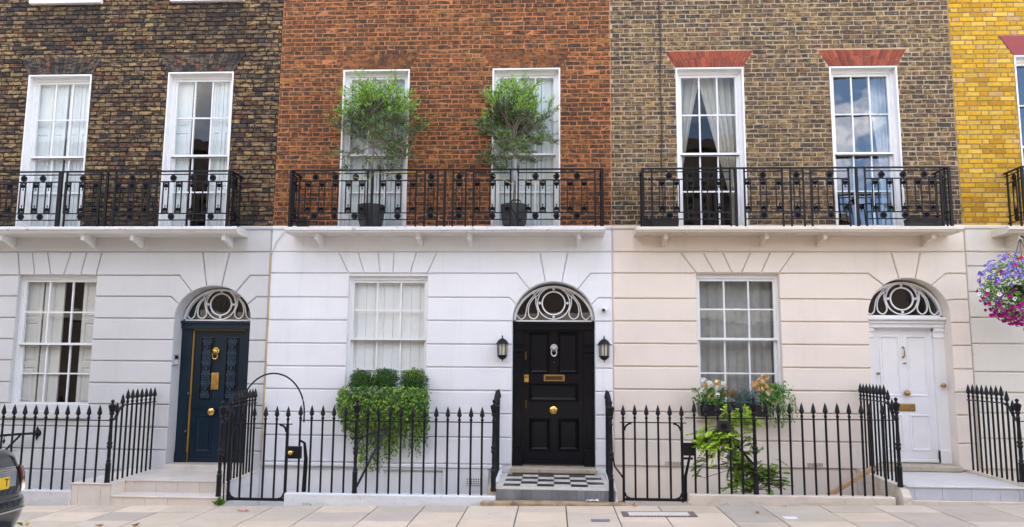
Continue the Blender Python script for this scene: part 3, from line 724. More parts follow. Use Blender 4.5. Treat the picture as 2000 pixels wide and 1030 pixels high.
# ---------- house with orange brick
h2 = thing('terraced_house', 'orange brick house with white stucco ground floor and black panelled door', 'house', (-1.7, 0, 0))
W21, W22 = (-3.338, -2.275, 3.84, 6.48), (-.959, .102, 3.84, 6.475); W23, W24 = (-3.3, -2.3, 7.80, 9.45), (-.93, .08, 7.80, 9.45)
brickwork(h2, X12, X23, 3.90, 10.4, [W21, W22, W23, W24], [t(W21, .26, .14), t(W22, .26, .16)], PAL2, 'brick_orange', 'mortar_orange', .006, .003, .0145,
          ((-3.4, -2.2, 7.45, 7.8, .6), (-1.05, .2, 7.45, 7.8, .6), (X12, X23, 3.8, 4.15, .82), (X12, X23, 4.15, 4.3, .4)))
PALA2 = [(.5, (.26, .10, .04)), (.3, (.18, .08, .04)), (.2, (.33, .13, .05))]
flat_arch(h2, W21[0], W21[1], W21[3], .26, .14, 17, PALA2, 'brick_orange', 'mortar_orange'); flat_arch(h2, W22[0], W22[1], W22[3], .26, .16, 17, PALA2, 'brick_orange', 'mortar_orange')
ZS2 = [3.551, 3.22, 2.852, 2.50, 2.148, 1.804, 1.462, 1.123, .779, .394]
LW2 = (-3.128, -1.907, 1.20, 3.185); D2 = (-.617, .623, 2.50, 3.095)
v2 = ([ax(q, 493) for q in (663, 700.5, 739.4, 770.3, 813.9, 854)], [ax(q, 533) for q in (682, 712, 743.4, 768, 802.4, 835)])
sw2 = stucco_floor(h2, 'stucco_white', X12, X23, ZS2, LW2, D2, v2)
part(MB().box(X12 + .02, -.75, -.065, SB, .335, .385, .008), 'plinth_band', 'stucco_white', sw2)
bb = MB(); bb.cells(-2.55, -.95, -.15, .335, [(-2.5, -1.62, -.15, .30)], -.045); part(bb, 'basement_surround', 'stucco_white', sw2)
cornice(h2, X12 + .02, X23 - .004, 'stucco_white'); sun_block_body(h2, X12, X23)
for w in (W21, W22):
    wp, yr, q = window(h2, *w, .13, (2, 2), 'pane_old', .49)
    for a, c in ((-.02, .25), (.25, .5), (.5, .75), (.75, 1.02)): part(shutter_leaf(q[0] + (q[1] - q[0]) * a + .004, q[0] + (q[1] - q[0]) * c - .004, q[2], q[3] + .05, yr - .055), 'shutter', 'shutter_white', wp)
for w in (W23, W24): window(h2, *w, .13, (2, 2), sill=('white_paint', .085, .07))
wp, yr, q = window(h2, *LW2, .07, (2, 2), 'pane_old', .52, proud=-.055, lin=.008, fr=.022, sill=('stucco_white', .10, .10))
for k_ in range(9): part(shutter_leaf(q[0] + (q[1] - q[0]) * (k_ / 9 * 1.08 - .06) + .002, q[0] + (q[1] - q[0]) * ((k_ + 1) / 9 * 1.08 - .06) - .002, q[2], q[3] + .05, yr - .055), 'shutter', 'shutter_bright', wp)
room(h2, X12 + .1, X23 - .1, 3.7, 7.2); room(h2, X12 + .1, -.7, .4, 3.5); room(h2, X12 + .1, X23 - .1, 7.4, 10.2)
# black door
Y = .25; s0 = .355; c2 = (D2[0] + D2[1]) / 2
b = MB(); b.box(D2[0], D2[1], Y - .10, Y + .05, 2.375, 2.50, .012); b.box(D2[0], D2[1], Y - .15, Y + .05, 2.465, 2.502)
for s_, xa, xb in ((-1, D2[0], D2[0] + .165), (1, D2[1] - .165, D2[1])):
    b.box(xa, xb, Y - .06, Y + .05, s0, 2.375); b.box(xa, xb, Y - .10, Y + .05, s0, s0 + .19, .012); b.box(xa, xb, Y - .085, Y + .05, 2.12, 2.16, .012); b.box(xa, xb, Y - .075, Y + .05, 2.02, 2.05, .01)
    b.box(xa + .03, xb - .03, Y - .072, Y - .05, .62, 1.97, .01)
part(b, 'door_frame', 'black_paint', h2)
pan = [pxr(1033, 1074, 649, 731, Y), pxr(1089, 1130, 649, 731, Y), pxr(1033, 1130, 748, 785, Y), pxr(1033, 1075, 817, 882, Y), pxr(1089, 1131, 817, 882, Y)]
dr = door_leaf(h2, 'black_paint', Y, D2[0] + .165, D2[1] - .165, s0 + .03, 2.375, pan)
part(MB().box(D2[0] + .165, D2[1] - .165, Y - .035, Y, s0 + .02, s0 + .085, .012), 'weather_board', 'black_paint', dr)
lion_knocker(dr, ax(1082, 684, Y), az(1082, 681, Y), Y - .004, 'silver')
plate(dr, *pxr(1062, 1103, 732, 745, Y), Y - .004, 'brass_old'); part(MB().box(ax(1066, 738, Y), ax(1099, 738, Y), Y - .012, Y - .008, az(1082, 742, Y), az(1082, 735, Y)), 'letter_flap', 'brass_dark', dr); knob(dr, ax(1081, 801, Y), az(1081, 801, Y), Y - .002, .062)
plate(dr, *pxr(1023.5, 1032.5, 732, 747, Y), Y - .004, 'brass', 'lock_plate'); knob(dr, ax(1028, 736, Y), az(1028, 736, Y), Y - .008, .02, 'brass_old', 'lock')
for yy in (695, 790): plate(dr, *pxr(1024.5, 1029, yy - 8, yy + 8, Y), Y - .004, 'brass_dark', 'hinge_plate')
knob(dr, ax(1082, 708.5, Y), az(1082, 708.5, Y), Y - .002, .009, 'silver', 'spy_hole')
fanlight(h2, c2, 2.50, (D2[1] - D2[0]) / 2 - .005, .56, Y - .06, 'white_paint')
part(MB().box(D2[0] - .01, D2[1] + .01, -.10, .30, .285, .355, .012), 'door_sill', 'sill_stone', h2)

# ---------- house with brown stock brick and red arches
h3 = thing('terraced_house', 'brown stock brick house with cream stucco ground floor and white door', 'house', (3.5, 0, 0))
W31, W32 = (1.893, 2.932, 3.84, 6.45), (4.235, 5.252, 3.84, 6.44); W33, W34 = (1.9, 2.9, 7.85, 9.45), (4.25, 5.25, 7.85, 9.45)
brickwork(h3, X23, X34, 3.90, 10.4, [W31, W32, W33, W34], [t(W31, .27, .165), t(W32, .27, .17)], PAL3, 'brick_stock', 'mortar_cream', .0045, .003, .0130,
          ((4.1, 5.4, 7.35, 7.85, .75), (X23, X34, 3.8, 4.12, .7), (1.7, 3.1, 7.5, 7.85, .5), (X23, 1.3, 6.2, 7.7, .3)))
PALA3 = [(.5, (.25, .045, .020)), (.3, (.19, .037, .018)), (.2, (.30, .062, .028))]
for w in (W31, W32): flat_arch(h3, w[0], w[1], w[3], .27, .165, 20, PALA3, 'gauged_red', 'mortar_cream')
ZS3 = [3.552, 3.228, 2.846, 2.509, 2.174, 1.838, 1.504, 1.18, .778, .398]
LW3 = (2.13, 3.352, 1.14, 3.222); D3 = (4.622, 5.795, 2.60, 3.16)
v3 = ([ax(q, 493) for q in (1328.4, 1372, 1410, 1464.6, 1503, 1548.4)], [ax(q, 534) for q in (1359, 1394.6, 1428.8, 1447, 1485.4, 1520)])
sw3 = stucco_floor(h3, 'stucco_cream', X23, X34, ZS3, LW3, D3, v3)
cornice(h3, X23 + .004, X34, 'stucco_cream'); sun_block_body(h3, X23, X34)
for k, w in enumerate((W31, W32)):
    wp, yr, q = window(h3, *w, .13, (2, 2), 'pane_bright' if k else 'pane_old', .49, tilt=(-.065, .085) if k else None)
    W_ = q[1] - q[0]
    if k == 0:
        part(curtain(q[0], q[1], q[2], q[3] + .04, yr + .08, 4, .028, lambda t: q[0] - .02, lambda t: q[0] + W_ * (.42 - .38 * min(1, t * 1.45) ** .85)), 'curtain', 'curtain_ivory', wp, smooth=True)
        part(curtain(q[0] + .01, q[1], q[2], q[3] + .04, yr + .08, 5, .03, lambda t: q[0] + W_ * (.38 + .52 * min(1, t * 1.25) ** 1.1), lambda t: q[1] + .02), 'curtain', 'curtain_ivory', wp, smooth=True)
    else:
        part(curtain(q[0] + .5, q[1], q[2], q[3] + .04, yr + .08, 4, .02, lambda t: q[0] + W_ * (.70 + .16 * min(1, abs(t - .02) * 1.8)), lambda t: q[1] + .02), 'curtain', 'curtain_white', wp, smooth=True)
for w in (W33, W34): window(h3, *w, .13, (2, 2), sill=('white_paint', .085, .07))
wp, yr, q = window(h3, *LW3, .07, (2, 2), 'pane_old', .54, proud=-.055, lin=.008, fr=.022, sill=('stucco_cream', .08, .10))
part(curtain(q[0] - .03, q[1] + .03, q[2], q[3] + .05, yr + .04, 7, .022), 'curtain', 'curtain_net', wp, smooth=True)
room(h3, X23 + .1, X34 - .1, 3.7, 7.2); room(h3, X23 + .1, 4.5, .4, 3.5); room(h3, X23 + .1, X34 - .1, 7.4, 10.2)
# white door
Y = .25; s0 = .465; c3 = (D3[0] + D3[1]) / 2
b = MB(); b.box(D3[0], D3[1], Y - .10, Y + .05, 2.44, 2.56, .01); b.box(D3[0] - .0, D3[1], Y - .17, Y + .05, 2.55, 2.60, .012); b.box(D3[0], D3[1], Y - .13, Y + .05, 2.50, 2.55, .012)
for xa, xb in ((D3[0], D3[0] + .155), (D3[1] - .155, D3[1])):
    b.box(xa, xb, Y - .06, Y + .05, s0, 2.44); b.box(xa, xb, Y - .09, Y + .05, s0, s0 + .20, .01); b.box(xa, xb, Y - .085, Y + .05, 2.38, 2.44, .012); b.box(xa, xb, Y - .075, Y + .05, 2.29, 2.32, .008)
fr3 = part(b, 'door_frame', 'white_gloss', h3)
lx0, lx1 = D3[0] + .155, D3[1] - .155; cm = (lx0 + lx1) / 2
pan = [(lx0 + .085, cm - .045, 1.43, 2.33), (cm + .045, lx1 - .085, 1.43, 2.33), (lx0 + .085, cm - .045, .64, 1.17), (cm + .045, lx1 - .085, .64, 1.17)]
dr = door_leaf(h3, 'white_gloss', Y, lx0, lx1, s0 + .02, 2.44, pan)
part(MB().box(lx0, lx1, Y - .03, Y, s0 + .01, s0 + .06, .01), 'weather_board', 'white_gloss', dr)
zq = az(1763, 688, Y); xq = cm
b = MB(); b.tube([(xq, Y - .004, zq + .075), (xq, Y - .05, zq + .06), (xq, Y - .06, zq), (xq, Y - .05, zq - .06), (xq, Y - .004, zq - .075)], [.014, .011, .009, .011, .016], 8); part(b, 'pull_handle', 'brass_old', dr, smooth=True)
knob(dr, cm, az(1765, 710, Y), Y, .016, 'brass_old', 'spy_hole'); knob(dr, cm + .01, az(1769, 768, Y), Y, .045, 'brass_old'); plate(dr, cm - .135, cm + .135, 1.215, 1.325, Y - .004, 'brass_old')
knob(dr, lx0 + .04, az(1710, 730, Y), Y, .022, 'brass_old', 'lock')
knob(fr3, lx1 + .08, az(1843, 753, Y), Y - .06, .034, 'brass_old', 'bell_push')
fanlight(h3, c3, 2.60, (D3[1] - D3[0]) / 2 - .005, .53, Y - .06, 'white_paint', 'pane_fan')
part(MB().box(D3[0] - .02, D3[1] + .02, -.09, .30, .385, .465, .012), 'door_sill', 'sill_stone', h3)

# ---------- house with yellow brick at the right edge
h4 = thing('terraced_house', 'bright yellow brick house with pale stucco ground floor at the right edge', 'house', (8.6, 0, 0))
W41 = (7.0, 8.05, 3.86, 6.585); W43 = (9.3, 10.3, 3.86, 6.585)
brickwork(h4, X34, 11.3, 3.93, 10.4, [W41, W43], [t(W41, .31, .2)], PAL4, 'brick_yellow', 'mortar_buff', .0025, .003, .016, ())
part(MB().poly([(W41[0], W41[3]), (W41[1], W41[3]), (W41[1] + .2, W41[3] + .31), (W41[0] - .2, W41[3] + .31)], -.006, .01, .002), 'window_arch', 'painted_red', h4)
ZS4 = [3.553, 3.34, 2.961, 2.585, 2.205, 1.80, 1.506, 1.215, .853, .423]
LW4 = (7.6, 8.8, 1.2, 3.2)
stucco_floor(h4, 'stucco_pale', X34, 11.3, ZS4, LW4, None, None)
cornice(h4, X34, 11.3, 'stucco_pale'); sun_block_body(h4, X34, 11.3, (11.2,))
window(h4, *W41, .13, (2, 2), 'pane_bright', .49, tilt=(.012, .07)); window(h4, *W43, .13, (2, 2)); window(h4, *LW4, .10, (2, 2), proud=-.055, lin=.008, fr=.022, sill=('stucco_pale', .09, .1))
room(h4, X34 + .1, 11.1, 3.7, 7.2); room(h4, X34 + .1, 11.1, .4, 3.5)

# air grilles on the ground floors
def grille(h, x0, x1, z0, z1, y, mat, vertical=True, n=11):
    b = MB(); b.box(x0, x1, y, y + .01, z0, z1); g = part(b, 'air_grille', 'ink' if mat is None else mat, h)
    s = MB()
    if vertical:
        for i in range(n): xx = x0 + .008 + (x1 - x0 - .016) * i / (n - 1); s.box(xx - .004, xx + .004, y - .002, y - .0005, z0 + .006, z1 - .006)
        part(s, 'grille_slots', 'ink', g)
    else:
        for i in range(8): xx = x0 + (x1 - x0) * i / 7; s.box(xx - .006, xx + .006, y - .008, y - .001, z0, z1)
        for i in range(4): zz = z0 + (z1 - z0) * i / 3; s.box(x0, x1, y - .009, y - .002, zz - .006, zz + .006)
        part(s, 'grille_bars', 'white_paint', g)
r_ = pxr(1299, 1330, 901, 910, SF); grille(h3, *r_, SF - .003, 'stucco_cream')
r_ = pxr(1577, 1607, 904, 913, SF); grille(h3, *r_, SF - .003, 'stucco_cream')
r_ = pxr(911, 941, 934, 946, SF); grille(h2, *r_, SF - .012, None, False)

# balcony slabs
balcony(h1, -11.0, -4.735, 3.872, .10, -.50, [ax(0, 470, -.36), ax(161, 460, -.36), ax(257, 460, -.36), ax(436, 460, -.36)], 'ledge_white', True)
balcony(h2, -4.005, .757, 3.862, .078, -.50, [ax(618, 462, -.36), ax(816, 462, -.36), ax(916, 462, -.36), ax(1131, 462, -.36)], 'ledge_white')
balcony(h3, 1.205, 5.83, 3.857, .072, -.50, [ax(1301, 462, -.36), ax(1498, 462, -.36), ax(1612, 462, -.36), ax(1824, 462, -.36)], 'ledge_cream')
balcony(h4, 6.45, 11.0, 3.857, .09, -.50, [6.68, 8.4, 10.2], 'ledge_cream', True)

# ------------------------------------------------------------------ the terrace across the street (seen in the window panes)
opp = thing('opposite_terrace', 'red brick terrace across the street, mirrored in the window panes', 'house', (-10, -16, 0))
oh = []
for i in range(11):
    for k in range(3): oh.append((-41 + i * 4.3, -39.8 + i * 4.3, 1.0 + k * 3.1, 3.0 + k * 3.1))
b = MB(); b.cells(-46, 8.2, -.2, 9.6, oh, -15.5); b.box(-46, 8.2, -24, -15.95, -.2, 9.8); b.box(-46, 8.2, -15.7, -15.35, 9.6, 9.95); part(b, 'wall', 'opp_brick', opp)
b = MB(); b.box(-46, 8.2, -15.56, -15.42, 3.4, 3.7); part(b, 'stone_band', 'opp_stone', opp)
b = MB()
for h in oh: b.face([(h[0], -15.7, h[2]), (h[1], -15.7, h[2]), (h[1], -15.7, h[3]), (h[0], -15.7, h[3])])
part(b, 'window_glass', 'opp_glass', opp)
b = MB(); b.box(8.25, 40, -24, -15.6, -.2, 5.6); b.box(8.25, 40, -15.9, -15.3, 5.6, 5.8); part(b, 'reflection_block', 'opp_brick', opp)  # unseen low block, added to darken reflections in the lower panes and fanlight

# ------------------------------------------------------------------ balcony railings
def petal(b, cx, cz, ang, L, W, y0, y1):
    d = (sin(ang), cos(ang)); s = (cos(ang), -sin(ang))
    p = [(cx, cz), (cx + d[0] * L * .6 + s[0] * W, cz + d[1] * L * .6 + s[1] * W), (cx + d[0] * L, cz + d[1] * L), (cx + d[0] * L * .6 - s[0] * W, cz + d[1] * L * .6 - s[1] * W)]
    m_ = (cx + d[0] * L * .6, cz + d[1] * L * .6)
    n = len(b.v); b.v += [(q[0], y1, q[1]) for q in p] + [(m_[0], y0, m_[1])]
    for i in range(4): b.f.append((n + i, n + (i + 1) % 4, n + 4)); b.c.append((1, 1, 1))
    b.f.append((n, n + 3, n + 2, n + 1)); b.c.append((1, 1, 1))
def rosette_mesh():
    b = MB(); R_ = .039
    b.ribbon([(R_ * cos(2 * pi * i / 16), R_ * sin(2 * pi * i / 16)) for i in range(16)], .018, -.010, .010, True)
    for i in range(8): petal(b, 0, 0, 2 * pi * i / 8 + .3, .036, .0125, -.012, .004)
    b.lathe([(.012, 0), (.010, .012), (0, .015)], 0, 0, 0, 7, 'y'); return b.mesh('rosette', 'iron')
def palmette_mesh(flip):
    """anthemion 0.12 high; standing when flip = 1, hanging when flip = -1"""
    b = MB()
    for i, (a, L) in enumerate(((-1.75, .036), (-1.15, .043), (-.6, .05), (0, .056), (.6, .05), (1.15, .043), (1.75, .036))): petal(b, 0, .045, a, L * 1.1, .0125, -.014, .003)
    for s in (-1, 1): b.ribbon([(s * .040, 0), (s * .044, .02), (s * .038, .048), (s * .042, .085)], .014, -.008, .007)
    b.ribbon([(-.042, .006), (-.02, .022), (0, .010), (.02, .022), (.042, .006)], .016, -.009, .007)
    b.lathe([(.013, 0), (.010, .012), (0, .015)], 0, 0, .040, 7, 'y')
    petal(b, 0, .092, 0, .042, .014, -.012, .003)
    if flip < 0: b.v = [(x_, y_, -z_) for x_, y_, z_ in b.v]; b.f = [tuple(reversed(f)) for f in b.f]
    return b.mesh('palmette', 'iron')
ROS, PALU, PALD = rosette_mesh(), palmette_mesh(1), palmette_mesh(-1)
ZT, Z2, Z3, Z4, Z5, ZF = 4.736, 4.686, 4.574, 4.081, 3.980, 3.868
THIN = MB().box(-.0075, .0075, -.0075, .0075, 0, Z3 - Z4).mesh('bar', 'iron')
POST = MB().box(-.0115, .0115, -.0115, .0115, 0, ZT - ZF).mesh('post', 'iron'); THICK = MB().box(-.018, .018, -.018, .018, 0, ZT - ZF + .004).mesh('post', 'iron')
LINK = MB().box(-.006, .006, -.006, .006, 0, .05).mesh('bar', 'iron')
RY = -.43
def balcony_railing(label, x0, x1, posts, thick, panels, ros, sides, wallx=None):
    t_ = thing('balcony_railing', label, 'railing', ((x0 + x1) / 2, RY, ZF), 'cast iron balcony railings')
    for z_, w_, d_ in ((ZT, .019, .010), (Z2, .008, .0075), (Z3, .009, .008), (Z4, .009, .008), (Z5, .008, .0075)):
        b = MB()
        if z_ == ZT: b.box(x0, x1, RY - w_, RY + w_, z_ - .010, z_ + .010); part(b, 'top_rail', 'iron', t_)
        else:
            for p0, p1 in panels: part(MB().box(p0, p1, RY - w_, RY + w_, z_ - d_, z_ + d_), 'rail', 'iron', t_)
    for p in posts: put('post', POST, t_, (p, RY, ZF))
    for p in thick: put('post', THICK, t_, (p, RY, ZF))
    for u in ros[0]:
        put('palmette', PALD, t_, (u, RY, Z3 - .003)); put('palmette', PALU, t_, (u, RY, Z4 + .003))
        for s in (-1, 1): put('bar', THIN, t_, (u + s * .042, RY, Z4))
    for r in ros[1]:
        put('rosette', ROS, t_, (r, RY, (Z2 + Z3) / 2)); put('rosette', ROS, t_, (r, RY, (Z4 + Z5) / 2 + .002))
    for sx in sides:                                   # returns to the wall
        part(MB().box(sx - .019, sx + .019, RY, -.0, ZT - .0095, ZT + .0095), 'side_rail', 'iron', t_)
        for z_ in (Z2, Z3, Z4, Z5): part(MB().box(sx - .007, sx + .007, RY, -.0, z_ - .007, z_ + .007), 'side_rail', 'iron', t_)
        for yy in (-.33, -.27, -.185, -.06): put('post' if yy in (-.33, -.06) else 'bar', POST if yy in (-.33, -.06) else THIN, t_, (sx, yy, ZF if yy in (-.33, -.06) else Z4), (0, 0, pi / 2))
        for yy in (-.228,):
            put('rosette', ROS, t_, (sx, yy, (Z2 + Z3) / 2), (0, 0, pi / 2)); put('rosette', ROS, t_, (sx, yy, (Z4 + Z5) / 2), (0, 0, pi / 2)); put('palmette', PALD, t_, (sx, yy, Z3 - .003), (0, 0, pi / 2)); put('palmette', PALU, t_, (sx, yy, Z4 + .003), (0, 0, pi / 2))
    return t_
bx_ = lambda q, y_=362: ax(q, y_, RY)
L_ = lambda *a: [bx_(q) for q in a]
balcony_railing('black iron balcony railing in front of the sooty dark brick wall', -11.0, bx_(448), L_(115, 130, 196, 226, 293, 307) + [-8.55, -9.6], L_(119.5, 209, 447) + [-10.95],
    [(-11, bx_(115)), (bx_(130), bx_(196)), (bx_(226), bx_(293)), (bx_(307), bx_(447))],
    (L_(-30, -5, 20, 45.5, 70.5, 95.5, 133, 161, 188, 230, 257.5, 285, 324.5, 350, 376, 402, 428) + [-9.1, -9.4, -10.0, -10.4], L_(-15, 46, 83, 161.5, 258, 338, 376, 415) + [-9.25, -10.2]), [bx_(450)])
balcony_railing('black iron balcony railing in front of the two potted olive trees', bx_(568), bx_(1177), L_(718, 742, 813, 830, 855, 885, 910, 925, 997, 1012, 1162), L_(568.5, 727, 869, 1176.5),
    [(bx_(569), bx_(718)), (bx_(742), bx_(813)), (bx_(830), bx_(855)), (bx_(885), bx_(910)), (bx_(925), bx_(997)), (bx_(1012), bx_(1162))],
    (L_(602, 629, 655, 681, 707.5, 748, 778, 807, 842, 897, 932, 962, 991, 1032, 1060, 1087, 1113.5, 1141), L_(616, 655, 694.5, 778, 842, 897, 962, 1046, 1087, 1127)), [bx_(569), bx_(1176)])
balcony_railing('black iron balcony railing below the two red brick window arches', bx_(1255), bx_(1855), L_(1273, 1426, 1454, 1528, 1544, 1569, 1584, 1658, 1690, 1838), L_(1255.5, 1437, 1673, 1854.5),
    [(bx_(1256), bx_(1426)), (bx_(1454), bx_(1528)), (bx_(1544), bx_(1569)), (bx_(1584), bx_(1658)), (bx_(1690), bx_(1838))],
    (L_(1293, 1321, 1348, 1376, 1404, 1460, 1490.5, 1521, 1556, 1592, 1621, 1651, 1709.5, 1738, 1765, 1793, 1820.5), L_(1307, 1348, 1389, 1490.5, 1556, 1621, 1722.5, 1765, 1806)), [bx_(1257), bx_(1853)])
x4 = bx_(1998)
balcony_railing('black iron balcony railing before the yellow brick wall at the right edge', x4, 11.0, [x4 + .9, x4 + 1.1], [x4, 10.95], [(x4, x4 + .9), (x4 + 1.1, 10.9)], ([x4 + .2 * i for i in range(1, 5)] + [x4 + 1.3 + .2 * i for i in range(12)], [x4 + .3, x4 + .7, x4 + 1.6, x4 + 2.4]), [x4])

# ------------------------------------------------------------------ area railings
def spear_mesh(h, rail):
    """round bar with spearhead; h = height of the tip, rail = height of the rail"""
    b = MB(); t0 = h - .20; r = .0142
    b.lathe([(r, 0), (r, t0), (r * 1.1, t0 + .01), (.0205, t0 + .018), (.0215, t0 + .030), (.012, t0 + .042), (.0125, t0 + .052), (.0320, t0 + .076), (.0305, t0 + .092), (.0175, t0 + .15), (.0, h)], 0, 0, 0, 8)
    return b.mesh('baluster', 'iron', True)
def newel_mesh(h):
    b = MB(); k = h / 1.26
    b.lathe([(q[0], q[1] * k) for q in ((.036, 0), (.036, .03), (.033, .04), (.033, .26), (.037, .275), (.024, .30), (.030, .31), (.030, .325), (.021, .34), (.024, .40), (.022, .50), (.034, .53), (.036, .545), (.026, .565), (.036, .585), (.036, .60), (.024, .62), (.026, .66), (.021, .80), (.021, .94), (.028, .95), (.028, .962), (.020, .975), (.020, 1.02),
        (.032, 1.03), (.035, 1.045), (.026, 1.06), (.034, 1.08), (.043, 1.13), (.050, 1.15), (.050, 1.165), (.030, 1.18), (.014, 1.195), (.013, 1.205), (.022, 1.218), (.024, 1.232), (.018, 1.248), (0, 1.26))], 0, 0, 0, 12)
    return b.mesh('newel_post', 'iron', True)
_sp = {}
def spear(t_, x, y, zf, tip, rail):
    key = (round(tip - zf, 2), round(rail - zf, 2))
    if key not in _sp: _sp[key] = spear_mesh(*key)
    put('baluster', _sp[key], t_, (x, y, zf), (0, 0, RND.uniform(0, 3)))
def newel(t_, x, y, zf, top): put('newel_post', newel_mesh(top - zf), t_, (x, y, zf))
FY = -1.40
def front_rail(t_, x0, x1, z): part(MB().box(x0, x1, FY - .019, FY + .019, z - .006, z + .006), 'rail', 'iron', t_)
def side_return(t_, x, ya, yb, zf, tip, rail, n, zend, xw=None):
    """balusters running back to the wall with the rail sweeping down to the newel at ya"""
    xw = x if xw is None else xw
    for i in range(n):
        f = (i + .75) / n; y = ya + (yb - ya) * f; low = .17 if i == 0 else (.06 if i == 1 else 0)
        spear(t_, x + (xw - x) * f, y, zf if i else zf, tip - low, rail - low)
    b = MB(); P = [(0, zend), (.05, zend + .02), (.11, (zend + rail) / 2 + .02), (.17, rail - .025), (.24, rail), (1, rail)]
    P = [(x + (xw - x) * f, ya + (yb - ya) * f, z) for f, z in P]
    rings = [[(p[0] + dx, p[1], p[2] + dz) for dx, dz in ((-.019, -.007), (.019, -.007), (.019, .007), (-.019, .007))] for p in P]
    b.loft(rings); part(b, 'swept_rail', 'iron', t_)
G1 = 'black spearhead area railings'
# number 17: front run, newel, return along the steps
pl1 = one(MB().box(-11.2, ax(140, 960, -1.45), -1.48, -1.31, -.21, .152, .012), 'low_wall', 'plinth_grey', 'low grey plinth below the leftmost railing', 'wall')
r1 = thing('area_railing', 'black spearhead railing at far left, turning back to the blue door', 'railing', (-6.9, FY, .15), G1)
x = ax(36, 956, FY)
xs = []
while x > -10.8: xs.append(x); x -= .1485
x = ax(36, 956, FY) + .1485
while x < -6.0: xs.append(x); x += .1485
BLK = ax(140, 960, -1.45)
for x in xs: spear(r1, x, FY, .152 if x < BLK else .255, 1.277, 1.066)
front_rail(r1, -10.9, -5.93, 1.066)
newel(r1, -5.925, FY, .255, 1.345)
side_return(r1, -5.925, FY + .03, -.07, .255, 1.475, 1.255, 9, 1.066, -6.02)
# right return of the steps of number 17
r2 = thing('area_railing', 'black spearhead railing with urn newel between the blue door and the gate', 'railing', (-4.4, FY, .1), G1)
newel(r2, -4.405, FY - .0, .10, 1.345); side_return(r2, -4.40, FY + .06, -.07, .255, 1.475, 1.255, 10, 1.07, -4.47)
part(MB().tube([(-4.33, FY, .05), (-4.345, FY, .5), (-4.37, FY, .62)], .010, 6), 'stay', 'iron', r2)
# gate beside number 17, with its hoop
def gate(label, x0, x1, zb, zt, n, tip, lockside):
    g_ = thing('area_gate', label, 'gate', ((x0 + x1) / 2, FY, zb), 'area gates')
    b = MB(); b.box(x0 - .016, x0 + .016, FY - .016, FY + .016, zb, zt); b.box(x1 - .016, x1 + .016, FY - .016, FY + .016, zb, zt); b.box(x0 + .016, x1 - .016, FY - .014, FY + .014, zb + .01, zb + .045)
    for s, xx in ((1, x0), (-1, x1)):
        b.ribbon([(xx + s * (.016 + .09 * (1 - cos(a))), zt - .012 - .09 * (1 - sin(a))) for a in [pi / 2 * i / 6 for i in range(7)]], .022, FY - .014, FY + .014)
        b.ribbon([(xx + s * (.016 + .07 * (1 - cos(a))), zb + .04 + .07 * (1 - sin(a))) for a in [pi / 2 * i / 6 for i in range(7)]], .022, FY - .013, FY + .013)
    part(b, 'gate_frame', 'iron', g_); part(MB().box(x0 - .04, x1 + .06, FY - .019, FY + .019, zt - .006, zt + .006), 'rail', 'iron', g_)
    for i in range(n + 2):
        x = x0 + (x1 - x0) * i / (n + 1)
        if 0 < i < n + 1: spear(g_, x, FY, zb + .04, tip, zt)
        else: spear(g_, x, FY, zt - .03, tip, zt)
    return g_
GA = gate('black iron gate with brass knob left of the ivy, beside the blue door', -4.275, -3.515, .045, 1.045, 4, 1.285, 1)
lb = part(MB().box(-3.505, -3.315, FY - .03, FY + .025, .60, .76, .008), 'lock_box', 'iron', GA)
knob(lb, -3.435, .685, FY - .03, .032, 'brass')
hx0, hx1, hzb = -4.165, -3.30, 1.07
b = MB(); b.tube([((hx0 + hx1) / 2 - (hx1 - hx0) / 2 * cos(a), FY, hzb + .12 + .52 * sin(a)) for a in [pi * i / 24 for i in range(25)]] + [(hx1, FY, hzb)], .011, 8); b.tube([(hx0, FY, hzb), (hx0, FY, hzb + .125)], .011, 8)
hoop = one(b, 'iron_hoop', 'iron', 'thin black iron hoop arching above the gate beside the blue door', 'arch', smooth=True)
# middle run
pl2 = one(MB().box(-3.50, -.748, -1.48, -1.31, -.21, .170, .012), 'low_wall', 'plinth_white', 'low white plinth below the railing with trailing ivy', 'wall')
r3 = thing('area_railing', 'black spearhead railing in front of the trailing ivy on the white wall', 'railing', (-2.2, FY, .17), G1)
for x in [ax(q, 962, FY) for q in (581, 603, 625, 647, 670, 714, 736, 758, 780, 803, 826, 849, 872, 895, 918, 940)]: spear(r3, x, FY, .172, 1.30, 1.098)
newel(r3, ax(692, 962, FY), FY, .172, 1.385); front_rail(r3, -3.36, -.78, 1.098)
for (xa, xb) in ((-2.593, 0),): part(MB().tube([(-2.57, FY + .01, .25), (-2.30, FY + .45, .95)], .016, 6), 'stay', 'iron', r3); part(MB().tube([(-2.58, FY, .86), (-2.25, FY + .55, 1.0)], .014, 6), 'stay', 'iron', r3)
b = MB(); b.tube([(-3.28, FY + .05, .17), (-3.27, FY + .05, .6), (-3.29, FY + .03, .80), (-3.34, FY, .835)], [.030, .026, .018, .014], 7); part(b, 'gate_stop', 'iron', r3, smooth=True)
newel(r3, -.775, FY, .225, 1.40); side_return(r3, -.775, FY + .03, -.07, .32, 1.50, 1.275, 9, 1.10, -.80)
